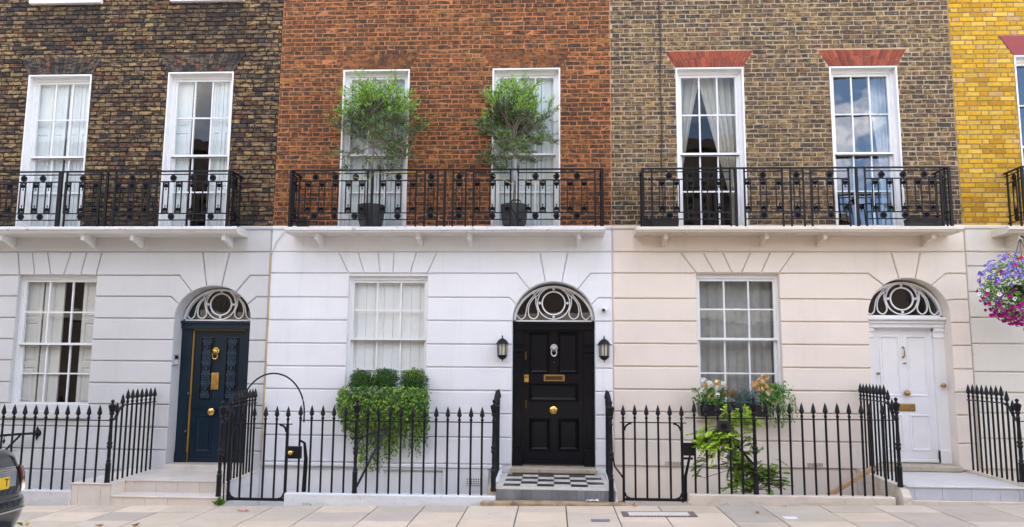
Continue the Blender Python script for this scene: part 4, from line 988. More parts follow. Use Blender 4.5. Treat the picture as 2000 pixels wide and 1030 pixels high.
# right return of the black door
r4 = thing('area_railing', 'black spearhead railing with urn newel right of the chequered step', 'railing', (.745, FY, .13), G1)
newel(r4, .745, FY, .115, 1.40); side_return(r4, .745, FY + .03, -.07, .32, 1.50, 1.275, 9, 1.13, .775)
b = MB(); b.tube([(.76, FY, .72), (.79, FY, .56), (.86, FY, .47), (.895, FY, .42)], .013, 6); part(b, 'hinge_stay', 'iron', r4, smooth=True)
GB = gate('black iron gate right of the chequered step, before the cream wall', .905, 1.655, .125, 1.12, 4, 1.355, 1)
lb = part(MB().box(1.665, 1.81, FY - .03, FY + .02, .71, .87, .008), 'lock_box', 'iron', GB)
part(MB().box(1.665, 1.79, FY - .02, FY + .02, .66, .685), 'lock_box', 'iron', GB)
# right run
pl3 = one(MB().box(1.715, 4.28, -1.48, -1.31, -.21, .238, .012), 'low_wall', 'plinth_cream', 'low mossy cream plinth below the railing at right', 'wall')
r5 = thing('area_railing', 'black spearhead railing before the cream wall with window box flowers', 'railing', (3.0, FY, .24), G1)
xq = [ax(q, 890, FY) for q in (1357.5, 1380.5, 1403.5, 1427, 1450, 1500, 1523, 1545, 1569, 1592, 1615.5, 1639, 1662, 1686)]
for x in xq + [4.04, 4.2]: spear(r5, x, FY, .24, 1.395, 1.185)
newel(r5, ax(1475, 890, FY), FY, .24, 1.46); front_rail(r5, 1.70, 4.35, 1.185)
part(MB().tube([(2.55, FY + .01, .62), (2.28, FY + .45, 1.0)], .015, 6), 'stay', 'iron', r5)
b = MB(); b.tube([(1.69, FY + .04, .13), (1.70, FY + .04, .45), (1.76, FY + .02, .72)], [.022, .020, .014], 7); part(b, 'gate_stop', 'iron', r5, smooth=True)
newel(r5, 4.375, FY, .36, 1.475); side_return(r5, 4.375, FY + .03, -.07, .40, 1.625, 1.40, 10, 1.19, 4.43)
sb = thing('alarm_box', 'square black box with round dial hung on the railing above the yellow-green plant', 'box', (2.16, FY, .98))
bx0 = pxr(1401.5, 1426, 822, 843, FY - .03)
part(MB().box(bx0[0], bx0[1], FY - .045, FY + .02, bx0[2], bx0[3], .006), 'casing', 'black_plastic', sb)
b = MB(); b.lathe([(.042, 0), (.040, .012), (.030, .014), (.028, .006), (.016, .006), (.014, .014), (0, .016)], (bx0[0] + bx0[1]) / 2, FY - .045, (bx0[2] + bx0[3]) / 2, 18, 'y'); part(b, 'dial', 'iron', sb, smooth=True)
# far right return
r6 = thing('area_railing', 'black spearhead railing at far right of the white door', 'railing', (5.9, FY, .4), G1)
newel(r6, 5.875, FY, .44, 1.475); side_return(r6, 5.885, FY + .03, -.07, .42, 1.625, 1.40, 10, 1.19, 5.945)
front_rail(r6, 5.87, 8.6, 1.19)
for i in range(1, 18): spear(r6, 5.89 + .158 * i, FY, .30, 1.40, 1.19)
one(MB().box(6.10, 8.7, -1.48, -1.31, -.21, .30, .012), 'low_wall', 'plinth_cream', 'low cream plinth at the far right edge beyond the marble step', 'wall')

# ------------------------------------------------------------------ steps
# marble steps of the blue door
s1 = thing('front_steps', 'pale marble steps up to the navy blue door', 'steps', (-5.2, -1.0, 0), 'front door steps')
L0, L1, R1 = BLK, ax(217, 975, -1.45), -4.375
b = MB(); b.box(L0 + .01, R1 - .005, -1.12, -.02, -2.4, .235); b.box(L0 + .01, L1 - .01, -1.45, -1.12, -.3, .235); b.box(L1 - .01, R1 - .005, -1.45, -1.12, -.3, .08)
part(b, 'step_core', 'plinth_white', s1)
def tiles(t_, xs, z0, z1, y, mat, name='riser_tile', th=.012):
    for a, c in zip(xs[:-1], xs[1:]): part(MB().box(a + .0015, c - .0015, y - th, y, z0, z1, .002), name, mat, t_)
tiles(s1, [L0, L0 + .09, L0 + .40, L1], -.2, .236, -1.45, 'marble'); tiles(s1, [L1 + .002, L1 + .13, L1 + .43, L1 + .735, L1 + 1.04, L1 + 1.34, R1], .093, .238, -1.12, 'marble'); tiles(s1, [L1, L1 + .16, L1 + .46, L1 + .77, L1 + 1.07, L1 + 1.35, R1], -.2, .080, -1.45, 'marble')
b = MB(); b.box(L1 - .012, L1, -1.462, -1.12, -.1, .236); part(b, 'riser_tile', 'marble', s1)
for a, c, y0, y1, z in ((L0 - .008, L1 + .008, -1.475, -.80, .236), (L1 + .008, R1, -1.145, -.80, .239), (L0 - .008, L0 + .55, -.798, -.03, .236), (L0 + .552, L0 + 1.15, -.798, -.03, .236), (L0 + 1.152, R1, -.798, -.03, .236), (L1, L1 + .62, -1.475, -1.12, .080), (L1 + .623, R1, -1.475, -1.12, .080)):
    part(MB().box(a, c, y0, y1, z, z + .018, .003), 'tread_slab', 'marble', s1)
# chequered step of the black door
s2 = thing('front_steps', 'black and white chequered tile step at the black door', 'steps', (0, -1.0, .1), 'front door steps')
b = MB(); b.box(-.86, .80, -1.385, -.02, -2.4, .255); part(b, 'step_core', 'sill_stone', s2)
b = MB(); b.box(-.93, .93, -1.54, -1.30, -.1, .118, .02); part(b, 'base_slab', 'old_stone', s2)
tiles(s2, [-.74, -.40, -.02, .30, .62, .80], .118, .252, -1.385, 'slate_tile')
b = MB(); zc = .272
def tread(x0, x1, y0, y1, mat, z=zc): part(MB().box(x0 + .001, x1 - .001, y0 + .001, y1 - .001, .25, z, .0015), 'floor_tile', mat, s2)
nx, ny = 6, 5; tx0, tx1, ty0, ty1 = -.66, .68, -1.25, -.14
for i in range(nx):
    for j in range(ny):
        tread(tx0 + (tx1 - tx0) * i / nx, tx0 + (tx1 - tx0) * (i + 1) / nx, ty0 + (ty1 - ty0) * j / ny, ty0 + (ty1 - ty0) * (j + 1) / ny, 'tile_black' if (i + j) % 2 == 0 else 'tile_white')
tread(-.745, .745, -1.40, ty0, 'tile_white'); tread(-.745, tx0, ty0, -.03, 'tile_white'); tread(tx1, .745, ty0, -.03, 'tile_white')
def kerb(label_parent, x, w, y0, y1, z0, z1, mat, zlow=-.2):
    """sloping coping at the side of a step"""
    b = MB(); b.loft([[(x - w, y, zlow), (x + w, y, zlow), (x + w, y, z), (x - w, y, z)] for y, z in ((y0, z0 - .12), (y0 + .12, z0), (y1, z1))]); return part(b, 'side_kerb', mat, label_parent)
kerb(s2, -.80, .055, -1.47, -.02, .20, .33, 'plinth_white'); kerb(s2, .79, .04, -1.40, -.02, .235, .325, 'plinth_white')
# marble step of the white door
s3 = thing('front_steps', 'grey marble fronted step at the white door', 'steps', (5.1, -1.0, .2), 'front door steps')
b = MB(); b.box(4.44, 5.90, -1.425, -.02, -2.4, .355); part(b, 'step_core', 'plinth_cream', s3)
part(MB().box(4.46, 6.0, -1.475, -1.43, -.1, .205, .006), 'base_strip', 'plinth_cream', s3)
tiles(s3, [4.45, 4.53, 4.87, 5.22, 5.57, 5.80, 5.90], .205, .358, -1.425, 'marble_grey')
for a, c in ((4.435, 5.905),): part(MB().box(a, c, -1.455, -.02, .36, .382, .004), 'tread_slab', 'marble_tread', s3)
kerb(s3, 4.40, .05, -1.53, -.02, .37, .405, 'plinth_cream'); kerb(s3, 5.93, .05, -1.50, -.02, .42, .42, 'plinth_cream')

# ------------------------------------------------------------------ lanterns, camera, intercom, small fittings
def lantern(x, label):
    t_ = thing('wall_lantern', label, 'lantern', (x, -.11, 1.91), 'wall lanterns')
    y, z = -.125, 1.92; n = 8
    part(MB().box(x - .045, x + .045, -.06, SF + .002, z + .05, z + .27, .008), 'back_plate', 'iron', t_)
    part(MB().lathe([(.094, 0), (.09, .012), (.062, .055), (.03, .078), (.012, .088), (.008, .10), (.012, .108), (.004, .13), (0, .135)], x, y, z + .235, n), 'lamp_roof', 'iron', t_)
    part(MB().lathe([(.004, -.075), (.010, -.06), (.008, -.048), (.03, -.04), (.062, -.012), (.076, .012), (.074, .022), (.06, .024)], x, y, z + .05, n), 'lamp_base', 'iron', t_)
    part(MB().lathe([(.058, .072), (.064, .235)], x, y, z, n), 'lamp_glass', 'lamp_glass', t_)
    for i in range(n):
        a = 2 * pi * i / n; part(MB().tube([(x + .066 * cos(a), y + .066 * sin(a), z + .07), (x + .074 * cos(a), y + .074 * sin(a), z + .237)], .006, 5), 'lamp_bar', 'iron', t_)
lantern(ax(981, 690, -.12), 'black wall lantern left of the black door'); lantern(ax(1180, 690, -.12), 'black wall lantern right of the black door')
cx, cz_ = at(1180, 605, -.08)
t_ = thing('security_camera', 'small white dome security camera above the right wall lantern', 'camera', (cx, -.08, cz_ - .05))
part(MB().lathe([(.045, 0), (.045, .015), (.03, .02), (.03, .03)], cx, SF, cz_ + .01, 14, 'y'), 'mount', 'white_plastic', t_, smooth=True)
part(MB().lathe([(.0, -.05)] + [(.05 * sin(a), -.05 * cos(a)) for a in [pi * i / 8 for i in range(1, 8)]] + [(0, .05)], cx, -.10, cz_, 14, 'y'), 'dome', 'white_plastic', t_, smooth=True)
part(MB().lathe([(.024, 0), (.022, .008), (.012, .01), (.0, .011)], cx - .012, -.145, cz_ - .012, 12, 'y'), 'lens', 'black_plastic', t_, smooth=True)
t_ = thing('intercom', 'grey intercom panel on the reveal left of the navy door', 'intercom', (-5.80, .06, 1.86))
part(MB().box(-5.825, -5.792, -.03, .13, 1.80, 1.965, .006), 'housing', 'grey_plastic', t_); part(MB().box(-5.792, -5.787, .0, .10, 1.90, 1.95), 'speaker', 'black_plastic', t_); part(MB().box(-5.792, -5.787, .0, .10, 1.82, 1.88), 'button_panel', 'white_plastic', t_)
t_ = thing('floodlight', 'small black floodlight on the balcony floor left of the olive trees', 'floodlight', (ax(590, 435, -.3), -.3, 3.85))
fx = ax(591, 435, -.3); part(MB().box(fx - .09, fx + .09, -.33, -.24, 3.90, 4.01, .012), 'lamp_body', 'black_plastic', t_); part(MB().box(fx - .075, fx + .075, -.335, -.325, 3.91, 4.0), 'lamp_lens', 'car_glass', t_)
for dx in (-.05, .05): part(MB().box(fx + dx - .012, fx + dx + .012, -.31, -.26, 3.868, 3.91), 'foot', 'grey_plastic', t_)
for (xa, xb, lab) in ((1256, 1325, 'long black planter at the left end of the balcony below red arches'), (1772, 1842, 'long black planter at the right end of the balcony below red arches')):
    b = MB(); a, c = ax(xa, 436, -.25), ax(xb, 436, -.25); rr = lambda i, z: [(a + i, -.33 + i, z), (c - i, -.33 + i, z), (c - i, -.13 - i, z), (a + i, -.13 - i, z)]
    b.loft([rr(.012, 3.87), rr(0, 4.01), rr(.012, 4.012), rr(.02, 3.98)]); one(b, 'planter', 'black_plastic', lab, 'planter', 'black balcony planters')
t_ = thing('wall_bracket', 'black iron bracket with ball finial on the wall behind the leftmost railing', 'bracket', (ax(75, 846), 0, .75))
bx1, bz1 = at(75, 846, -.03)
part(MB().lathe([(.055, 0), (.05, .02), (.03, .035), (.018, .04), (.018, .06)], bx1, SF, bz1, 12, 'y'), 'wall_boss', 'iron', t_, smooth=True)
for s in (-1, 1): part(MB().lathe([(.012, 0), (.02, .02), (.006, .06), (0, .075)] if s > 0 else [(0, -.075), (.006, -.06), (.02, -.02), (.012, 0)], bx1, -.06, bz1 + s * .04, 8), 'finial', 'iron', t_, smooth=True)
ex, ez = at(-60, 856, -.35); part(MB().tube([(bx1, -.09, bz1), (ax(40, 848, -.2), -.2, az(40, 848, -.2)), (ex, -.35, ez)], .018, 8), 'arm', 'iron', t_, smooth=True)
part(MB().tube([(ax(40, 850, -.2), -.2, az(40, 850, -.2)), (ax(5, 885, -.05), -.05, az(5, 885, -.05)), (ax(-15, 915, -.03), -.03, az(-15, 915, -.03))], .016, 8), 'strut', 'iron', t_, smooth=True)
hx, hz = at(8, 857, -.27); part(MB().lathe([(0, -.09), (.012, -.06), (.022, -.035), (.008, -.01), (.005, .035)], hx, -.27, hz, 8), 'drop_finial', 'iron', t_, smooth=True)
b = MB(); xc = ax(1290, 150); b.tube([(xc + .012 * sin(i * 1.7), -.012, 3.95 + i * .35) for i in range(14)], .008, 6); one(b, 'cable', 'cable', 'thin black cable running down the brown stock brick wall', 'cable')
b = MB(); b.tube([(X12 + .008 + .004 * sin(i * 2.1), SF - .004, 3.52 - i * .26) for i in range(13)], .009, 6); one(b, 'cable', 'cable_cream', 'cream cable running down the joint between grey and white stucco', 'cable')
b = MB(); b.tube([(ax(q, p, -.06), -.06, az(q, p, -.06)) for q, p in ((556, 452), (548, 462), (539, 474), (533, 490), (530, 500))], .005, 5); one(b, 'wire', 'grey_plastic', 'thin grey wire looping down beside the white balcony slab', 'wire')
b = MB(); b.tube([(ax(q, p, -.455), -.455, az(q, p, -.455)) for q, p in ((655, 335), (690, 346), (722, 353), (728, 340), (760, 338), (812, 336))], .004, 5); one(b, 'yellow_string', 'string_yellow', 'yellow string tied across the railing at the left olive tree', 'string')
b = MB(); b.tube([(ax(q, p, -.455), -.455, az(q, p, -.455)) for q, p in ((963, 343), (985, 352), (1003, 362), (1010, 345), (1040, 358), (1085, 340))], .004, 5); one(b, 'yellow_string', 'string_yellow', 'yellow string tied across the railing at the right olive tree', 'string')
# timber batten leaning in the area, with a black cable
b = MB(); p0, p1 = Vector((ax(1628, 962, -.95), -.95, az(1628, 962, -.95))), Vector((ax(1706, 914, -.75), -.75, az(1706, 914, -.75))); p0 = p0 + (p0 - p1) * 1.4
d = (p1 - p0).normalized(); u = d.cross(Vector((0, 1, 0))).normalized() * .027; w = Vector((0, .03, 0))
b.loft([[p + u + w, p + u - w, p - u - w, p - u + w] for p in (p0, p1)]); one(b, 'timber_batten', 'timber', 'brown timber batten leaning behind the railing near the white door', 'timber')

# ------------------------------------------------------------------ foliage
LR = random.Random(5)
def rv(): 
    while True:
        v = Vector((LR.uniform(-1, 1), LR.uniform(-1, 1), LR.uniform(-1, 1)))
        if .05 < v.length < 1: return v
def lc(pal):
    c = LR.choice(pal); k = LR.uniform(.75, 1.25); return tuple(min(1, q * k) for q in c)
def ivy_leaf(b, p, nrm, down, L, col):
    """five-lobed leaf"""
    p = Vector(p); n = Vector(nrm).normalized(); d = Vector(down) - n * Vector(down).dot(n); d.normalize(); s = d.cross(n)
    pts = [(0, -.1), (.38, -.18), (.5, .22), (.26, .38), (0, 1), (-.26, .38), (-.5, .22), (-.38, -.18)]
    k = len(b.v); b.v.append(tuple(p + n * L * .10 + d * L * .2))
    for u_, v_ in pts: b.v.append(tuple(p + s * u_ * L + d * v_ * L - n * L * .05 * abs(u_) * 4))
    for i in range(8): b.f.append((k, k + 1 + i, k + 1 + (i + 1) % 8)); b.c.append(col)
def flower(b, p, nrm, R_, col, eye=None, petals=5):
    p = Vector(p); n = Vector(nrm).normalized(); u_ = n.cross(Vector((.2, .3, .9))).normalized(); v_ = n.cross(u_); a0 = LR.uniform(0, 6)
    for i in range(petals):
        a, c = a0 + 2 * pi * i / petals, a0 + 2 * pi * (i + 1) / petals; m_ = (a + c) / 2; k = len(b.v)
        e = lambda t, r, h: tuple(p + (u_ * cos(t) + v_ * sin(t)) * r * R_ + n * h * R_)
        b.v += [tuple(p - n * R_ * .25), e(a, .85, .12), e(m_, 1.05, .18), e(c, .85, .12)]
        b.f += [(k, k + 1, k + 2), (k, k + 2, k + 3)]; b.c += [col, col]
    if eye:
        k = len(b.v); b.v += [tuple(p + n * R_ * .02)] + [tuple(p + (u_ * cos(i * 1.257) + v_ * sin(i * 1.257)) * R_ * .25 + n * .08 * R_) for i in range(5)]
        for i in range(5): b.f.append((k, k + 1 + i, k + 1 + (i + 1) % 5)); b.c.append(eye)
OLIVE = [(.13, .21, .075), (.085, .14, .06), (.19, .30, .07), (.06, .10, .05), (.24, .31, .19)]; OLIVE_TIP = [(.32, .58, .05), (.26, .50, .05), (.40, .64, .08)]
def olive_tree(label, x, y, z0, zc, rx, rz, seed, lop, guard):
    R_ = random.Random(seed)
    t_ = thing('olive_tree', label, 'tree', (x, y, z0), 'potted olive trees')
    zb = zc - rz * .60
    tb = MB(); tp = [Vector((x, y, z0)), Vector((x + .012, y, z0 + (zb - z0) * .4)), Vector((x - .008, y, z0 + (zb - z0) * .75)), Vector((x + lop[0] * .05, y, zb)), Vector((x + lop[0] * .2, y, zc - rz * .1))]
    tb.tube(tp, [.024, .021, .019, .018, .012], 7); part(tb, 'trunk', 'bark', t_, smooth=True)
    br = MB(); lf = MB()
    def grow(p, d, L, r, lev):
        pts = [p]; q = p.copy(); dd = d.normalized(); n = 4
        for i in range(n):
            dd = (dd + Vector((R_.uniform(-1, 1), R_.uniform(-1, 1), R_.uniform(-.8, 1.0))) * .17).normalized(); q = q + dd * L / n; pts.append(q.copy())
        br.tube(pts, [r * (1 - .55 * i / n) for i in range(n + 1)], 4 if lev else 5)
        if lev < 2:
            for k in range(6 if lev == 0 else 6):
                f = R_.uniform(.3, 1); i = min(n - 1, int(f * n)); base = pts[i].lerp(pts[i + 1], f * n - i)
                nd_ = (dd + Vector((R_.uniform(-1, 1), R_.uniform(-1, 1), R_.uniform(-.55, .9))) * (1.0 if lev == 0 else .95)).normalized()
                grow(base, nd_, L * R_.uniform(.38, .62), r * .5, lev + 1)
        if lev >= 1:
            m_ = 3 if lev == 1 else 6
            for k in range(m_):
                f = .15 + .85 * (k + R_.random()) / m_; i = min(n - 1, int(f * n)); base = pts[i].lerp(pts[i + 1], f * n - i)
                rel = Vector(((base.x - x - lop[0] * .2) / rx, (base.y - y) / (rx * .8), (base.z - zc) / rz))
                if rel.length > 1.22: continue
                for s in (0, 1):
                    ld = (dd * .8 + Vector((R_.uniform(-1, 1), R_.uniform(-1, 1), R_.uniform(-.5, 1)))).normalized()
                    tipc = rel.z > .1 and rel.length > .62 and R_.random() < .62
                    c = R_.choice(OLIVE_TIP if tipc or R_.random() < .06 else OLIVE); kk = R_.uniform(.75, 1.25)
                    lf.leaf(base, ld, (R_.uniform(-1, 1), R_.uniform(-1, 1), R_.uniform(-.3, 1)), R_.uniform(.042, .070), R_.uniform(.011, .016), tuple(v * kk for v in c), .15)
    for k in range(34):
        a = 2 * pi * k / 34 * 2.4 + R_.uniform(-.3, .3); up = R_.uniform(-.85, 2.6)
        f = R_.uniform(0, 1); base = tp[3].lerp(tp[4], f)
        d = Vector((cos(a) + lop[0] * .35, sin(a) * .75, up)); L = (rx * .80 if up < .5 else (rz + zc - base.z) * .66) * R_.uniform(.75, 1.12)
        grow(base, d, L, .010, 0)
    part(br, 'branches', 'bark', t_); part(lf, 'crown', 'leaf', t_, colors=True, kind='stuff')
    if guard: part(MB().lathe([(.036, 0), (.036, .34), (.03, .345)], x, y, z0 + .42, 10), 'trunk_guard', 'grey_plastic', t_, smooth=True)
    return t_
PY = -.212
def pot(px_, label, handle):
    x, _ = at(px_, 420, PY); b = MB()
    b.lathe([(.118, 0), (.142, .012), (.172, .07), (.194, .16), (.202, .27), (.203, .345), (.203, .365), (.190, .368), (.182, .33), (.0, .32)], x, PY, 3.872, 24)
    t_ = thing('plant_pot', label, 'pot', (x, PY, 3.872), 'dark balcony pots'); part(b, 'body', 'pot_dark', t_, smooth=True)
    part(MB().lathe([(.180, 0), (.1, .012), (0, .014)], x, PY, 3.872 + .332, 16), 'soil', 'soil', t_)
    if handle: part(MB().tube([(x - .04, PY - .18, 4.235), (x - .01, PY - .15, 4.29), (x + .09, PY - .13, 4.285), (x + .12, PY - .14, 4.235), (x - .05, PY - .203, 4.18), (x + .05, PY - .206, 4.04), (x + .12, PY - .165, 3.95)], .011, 7), 'rope_handle', 'black_plastic', t_, smooth=True)
    else: part(MB().tube([(x - .06, PY - .195, 4.235), (x - .07, PY - .203, 4.13), (x - .05, PY - .197, 4.02)], .013, 7), 'rope_handle', 'black_plastic', t_, smooth=True)
    return x
xa = pot(724.5, 'dark grey pot holding the left olive tree', False); xb = pot(1004, 'dark grey pot holding the right olive tree', True)
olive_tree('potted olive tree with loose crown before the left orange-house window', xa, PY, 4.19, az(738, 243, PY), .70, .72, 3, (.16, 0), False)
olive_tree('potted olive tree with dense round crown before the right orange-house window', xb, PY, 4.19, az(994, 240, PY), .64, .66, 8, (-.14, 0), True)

# window box with box balls and ivy
bx0_, bx1_ = -3.10, -1.93
b = MB(); rr = lambda i, z: [(bx0_ + i, -.31 + i, z), (bx1_ - i, -.31 + i, z), (bx1_ - i, -.07 - i, z), (bx0_ + i, -.07 - i, z)]
b.loft([rr(.015, 1.19), rr(0, 1.40), rr(.012, 1.402), rr(.02, 1.37)]); one(b, 'window_box', 'black_plastic', 'window box hidden by ivy on the sill of the white house', 'window box')
BOXC = [(.05, .13, .025), (.08, .19, .03), (.035, .085, .025), (.11, .25, .035)]
for k, (px_, py_, r0, lab) in enumerate(((706, 747, .165, 'clipped box ball at the left of the ivy window box'), (752, 744, .175, 'clipped box ball in the middle of the ivy window box'), (807, 746, .185, 'dark clipped box ball with yellow tips at the right of the ivy window box'))):
    x, z = at(px_, py_, -.19); b = MB(); ctr = Vector((x, -.19, z)); s = MB()
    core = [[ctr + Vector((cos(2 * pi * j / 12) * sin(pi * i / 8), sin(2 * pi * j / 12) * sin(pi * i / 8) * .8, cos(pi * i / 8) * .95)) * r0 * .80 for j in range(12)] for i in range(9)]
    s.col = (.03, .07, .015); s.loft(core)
    for i in range(2600):
        v = rv().normalized(); R0 = r0 * (.72 + .40 * LR.random()) * (1 + .38 * noise.noise(v * 2.3 + Vector((k * 7, 0, 0))))
        p = ctr + Vector((v.x * R0, v.y * R0 * .8, v.z * R0 * .95)); tip = k == 2 and v.z > .5 and LR.random() < .3
        b.leaf(p, (v * .5 + rv() + Vector((0, 0, .4))), v + rv() * .6, LR.uniform(.02, .032), LR.uniform(.012, .018), lc([(.40, .42, .03)] if tip else BOXC))
    t_ = thing('box_ball', lab, 'shrub', (x, -.19, 1.38), 'clipped box balls'); part(b, 'foliage', 'leaf', t_, colors=True, kind='stuff'); part(s, 'inner_foliage', 'leaf', t_, colors=True)
    part(MB().tube([(x, -.19, 1.36), (x, -.19, z)], .014, 6), 'stem', 'bark', t_)
IVY = [(.11, .25, .025), (.15, .32, .025), (.06, .14, .025), (.21, .38, .03), (.045, .10, .025), (.09, .20, .03), (.035, .08, .02)]; IVYY = [(.42, .50, .03), (.36, .46, .025)]
t_ = thing('ivy', 'green ivy trailing from the window box down the white wall', 'ivy', (-2.5, -.3, 1.4))
b = MB(); st = MB()
prof = [(664, 790), (672, 835), (690, 880), (700, 905), (722, 932), (735, 905), (745, 880), (757, 905), (768, 875), (781, 900), (797, 890), (806, 905), (815, 850), (826, 880), (838, 795)]
def plen(q):
    for (a, c), (d, e) in zip(prof[:-1], prof[1:]):
        if a <= q <= d: return c + (e - c) * (q - a) / (d - a)
    return 800
for k in range(205):
    q = LR.uniform(664, 838) if k > 30 else LR.choice((676, 700, 722, 726, 757, 781, 806, 812, 826)) + LR.uniform(-4, 4)
    x, z = at(q, LR.uniform(758, 775), -.33); ye = min(plen(q), 858 + LR.uniform(-20, 20)) if k > 75 else plen(q) - LR.uniform(0, 22)
    if k > 130: ye = min(ye, 838)
    ze = az(q, ye, -.2); y = -.30 - LR.uniform(0, .06); p = Vector((x, y, z)); path = [p.copy()]; ztop = z
    while p.z > ze:
        f = (ztop - p.z) / max(.01, ztop - .8); bulge = -.12 - .30 * max(0, 1 - abs(f - .25) * 1.4)
        p = p + Vector((LR.uniform(-.014, .014), (bulge - p.y) * .12 + LR.uniform(-.01, .01), -.024)); p.y = min(p.y, -.075); path.append(p.copy())
        dens = 2 if p.z > 1.0 else 1
        for _ in range(dens):
            if LR.random() < .86:
                n = Vector((LR.uniform(-.6, .6), -1, LR.uniform(-.1, .9)))
                yel = LR.random() < (.10 if p.z > .9 else .16)
                ivy_leaf(b, p + Vector((LR.uniform(-.035, .035), LR.uniform(-.03, .02), 0)), n, (LR.uniform(-.7, .7), 0, -1), LR.uniform(.020, .038), lc(IVYY if yel else IVY))
    if len(path) > 2: st.tube(path[::3] if len(path) > 7 else path, .0025, 3)
for k in range(1100):                                      # the cushion over the front of the box
    q = LR.uniform(668, 834); py_ = LR.uniform(755, 812); x, z = at(q, py_, -.33)
    ivy_leaf(b, (x, -.36 - .06 * sin((py_ - 755) / 57 * pi) + LR.uniform(-.04, .04), z), (LR.uniform(-.6, .6), -1, LR.uniform(0, .9)), (LR.uniform(-.7, .7), 0, -1), LR.uniform(.022, .04), lc(IVYY if LR.random() < .13 else IVY))
part(b, 'leaves', 'leaf', t_, colors=True, kind='stuff'); part(st, 'stems', 'bark', t_)

# flower box of the cream house
fb0, fb1 = ax(1366, 790, -.28), ax(1512, 790, -.28)
b = MB(); rr = lambda i, z: [(fb0 + i, -.31 + i, z), (fb1 - i, -.31 + i, z), (fb1 - i, -.07 - i, z), (fb0 + i, -.07 - i, z)]
b.loft([rr(.015, 1.142), rr(0, 1.335), rr(.012, 1.337), rr(.02, 1.31)]); one(b, 'window_box', 'black_plastic', 'black window box of flowers on the cream house sill', 'window box')
GER = [(.07, .18, .025), (.10, .25, .03), (.035, .095, .015), (.14, .31, .035)]
def geranium(lab, px0, px1, py0, py1, heads):
    xc, zb = at((px0 + px1) / 2, py1, -.22); t_ = thing('geranium', lab, 'flower', (xc, -.22, 1.32), 'window box geraniums')
    b = MB()
    for i in range(700):
        q = LR.gauss((px0 + px1) / 2, (px1 - px0) / 4.2); p = LR.uniform(py0, py1); y = LR.uniform(-.36, -.12); x, z = at(q, p, y)
        ivy_leaf(b, (x, y, z), (LR.uniform(-.7, .7), -.8, LR.uniform(.1, 1)), (LR.uniform(-1, 1), 0, -.6), LR.uniform(.022, .036), lc(GER))
    part(b, 'leaves', 'leaf', t_, colors=True, kind='stuff'); s = MB()
    for hx, hy, kind in heads:
        y = -.30; x, z = at(hx, hy, y); f = MB(); base = Vector((x + (xc - x) * .3, -.24, z - .14)); s.tube([base, Vector((x, y + .03, z - .03)), Vector((x, y, z))], .004, 4)
        colr = [(.85, .84, .80), (.80, .78, .70)] if kind == 'w' else [(.80, .56, .24), (.82, .66, .38), (.70, .42, .14)]
        for i in range(38):
            v = rv().normalized(); v.y = -abs(v.y) if LR.random() < .8 else v.y
            flower(f, Vector((x, y, z)) + v * .050, v + rv() * .3, .021, lc(colr))
        part(f, 'flower_head', 'petal', t_, colors=True)
    part(s, 'stems', 'leaf', t_, colors=True)
    for c in s.c: pass
geranium('white and peach geranium at the left end of the black window box', 1360, 1418, 758, 790, ((1374, 746, 'w'), (1379, 754, 'p'), (1386, 751, 'w'), (1373, 765, 'w'), (1400, 757, 'w'), (1398, 772, 'w'), (1388, 774, 'p'), (1410, 752, 'w'), (1401, 749, 'p')))
geranium('peach geranium at the right end of the black window box', 1482, 1526, 750, 785, ((1494, 738, 'p'), (1487, 745, 'p'), (1496, 757, 'p'), (1485, 759, 'p'), (1502, 767, 'w'), (1503, 763, 'p'), (1474, 752, 'p')))
def tuft(lab, cat, px_, py_, R_, pal, n, L, W, up, y=-.24):
    x, z = at(px_, py_, y); b = MB(); ctr = Vector((x, y, z))
    for i in range(n):
        v = rv().normalized(); v.z = abs(v.z) * up + v.z * (1 - up); v.normalize(); base = ctr + v * R_ * LR.uniform(.0, .55)
        d = v + rv() * .35; e = base + d.normalized() * L * LR.uniform(.6, 1.1)
        b.leaf(base, d, rv(), (e - base).length, W * LR.uniform(.7, 1.2), lc(pal), .1)
        for k in range(3): b.leaf(base.lerp(e, LR.uniform(.4, 1)), d + rv() * .7, rv(), L * .3, W * .8, lc(pal), .1)
    return one(b, 'feathery_plant' if cat == 'plant' else cat, 'leaf', lab, cat, colors=True)
tuft('blue-grey feathery plant in the middle of the black window box', 'plant', 1455, 783, .19, [(.12, .20, .19), (.09, .16, .16), (.17, .26, .23), (.07, .13, .11)], 330, .12, .010, .35, -.30)
tuft('rust-brown wispy plant beside the white geranium', 'plant', 1424, 775, .08, [(.36, .18, .05), (.28, .15, .05), (.20, .17, .05)], 110, .15, .008, .9)
VAR = [(.12, .22, .05), (.34, .38, .14), (.06, .13, .03), (.40, .42, .20), (.10, .19, .04)]
t_ = thing('ivy', 'variegated ivy trailing from the right end of the black window box', 'ivy', (ax(1525, 800, -.3), -.3, 1.3)); b = MB()
for k in range(42):
    q = LR.uniform(1488, 1548); x, z = at(q, LR.uniform(768, 790), -.3); p = Vector((x, -.3, z)); ze = az(q, LR.choice((800, 810, 822, 832 if 1500 < q < 1535 else 800)), -.3)
    while p.z > ze:
        p = p + Vector((LR.uniform(-.014, .014) + (.004 if q > 1530 else 0), LR.uniform(-.012, .010), -.02))
        ivy_leaf(b, p, (LR.uniform(-.6, .6), -1, LR.uniform(-.1, .8)), (LR.uniform(-.7, .7), 0, -1), LR.uniform(.018, .032), lc(VAR))
part(b, 'leaves', 'leaf', t_, colors=True, kind='stuff')
b = MB()
for i in range(190):
    q, p = LR.gauss(1522, 11), LR.gauss(766, 8); y = LR.uniform(-.32, -.18); x, z = at(q, p, y); ivy_leaf(b, (x, y, z), (LR.uniform(-.7, .7), -.8, LR.uniform(0, 1)), rv(), LR.uniform(.02, .034), lc([(.09, .24, .02), (.13, .32, .03), (.06, .16, .02)]))
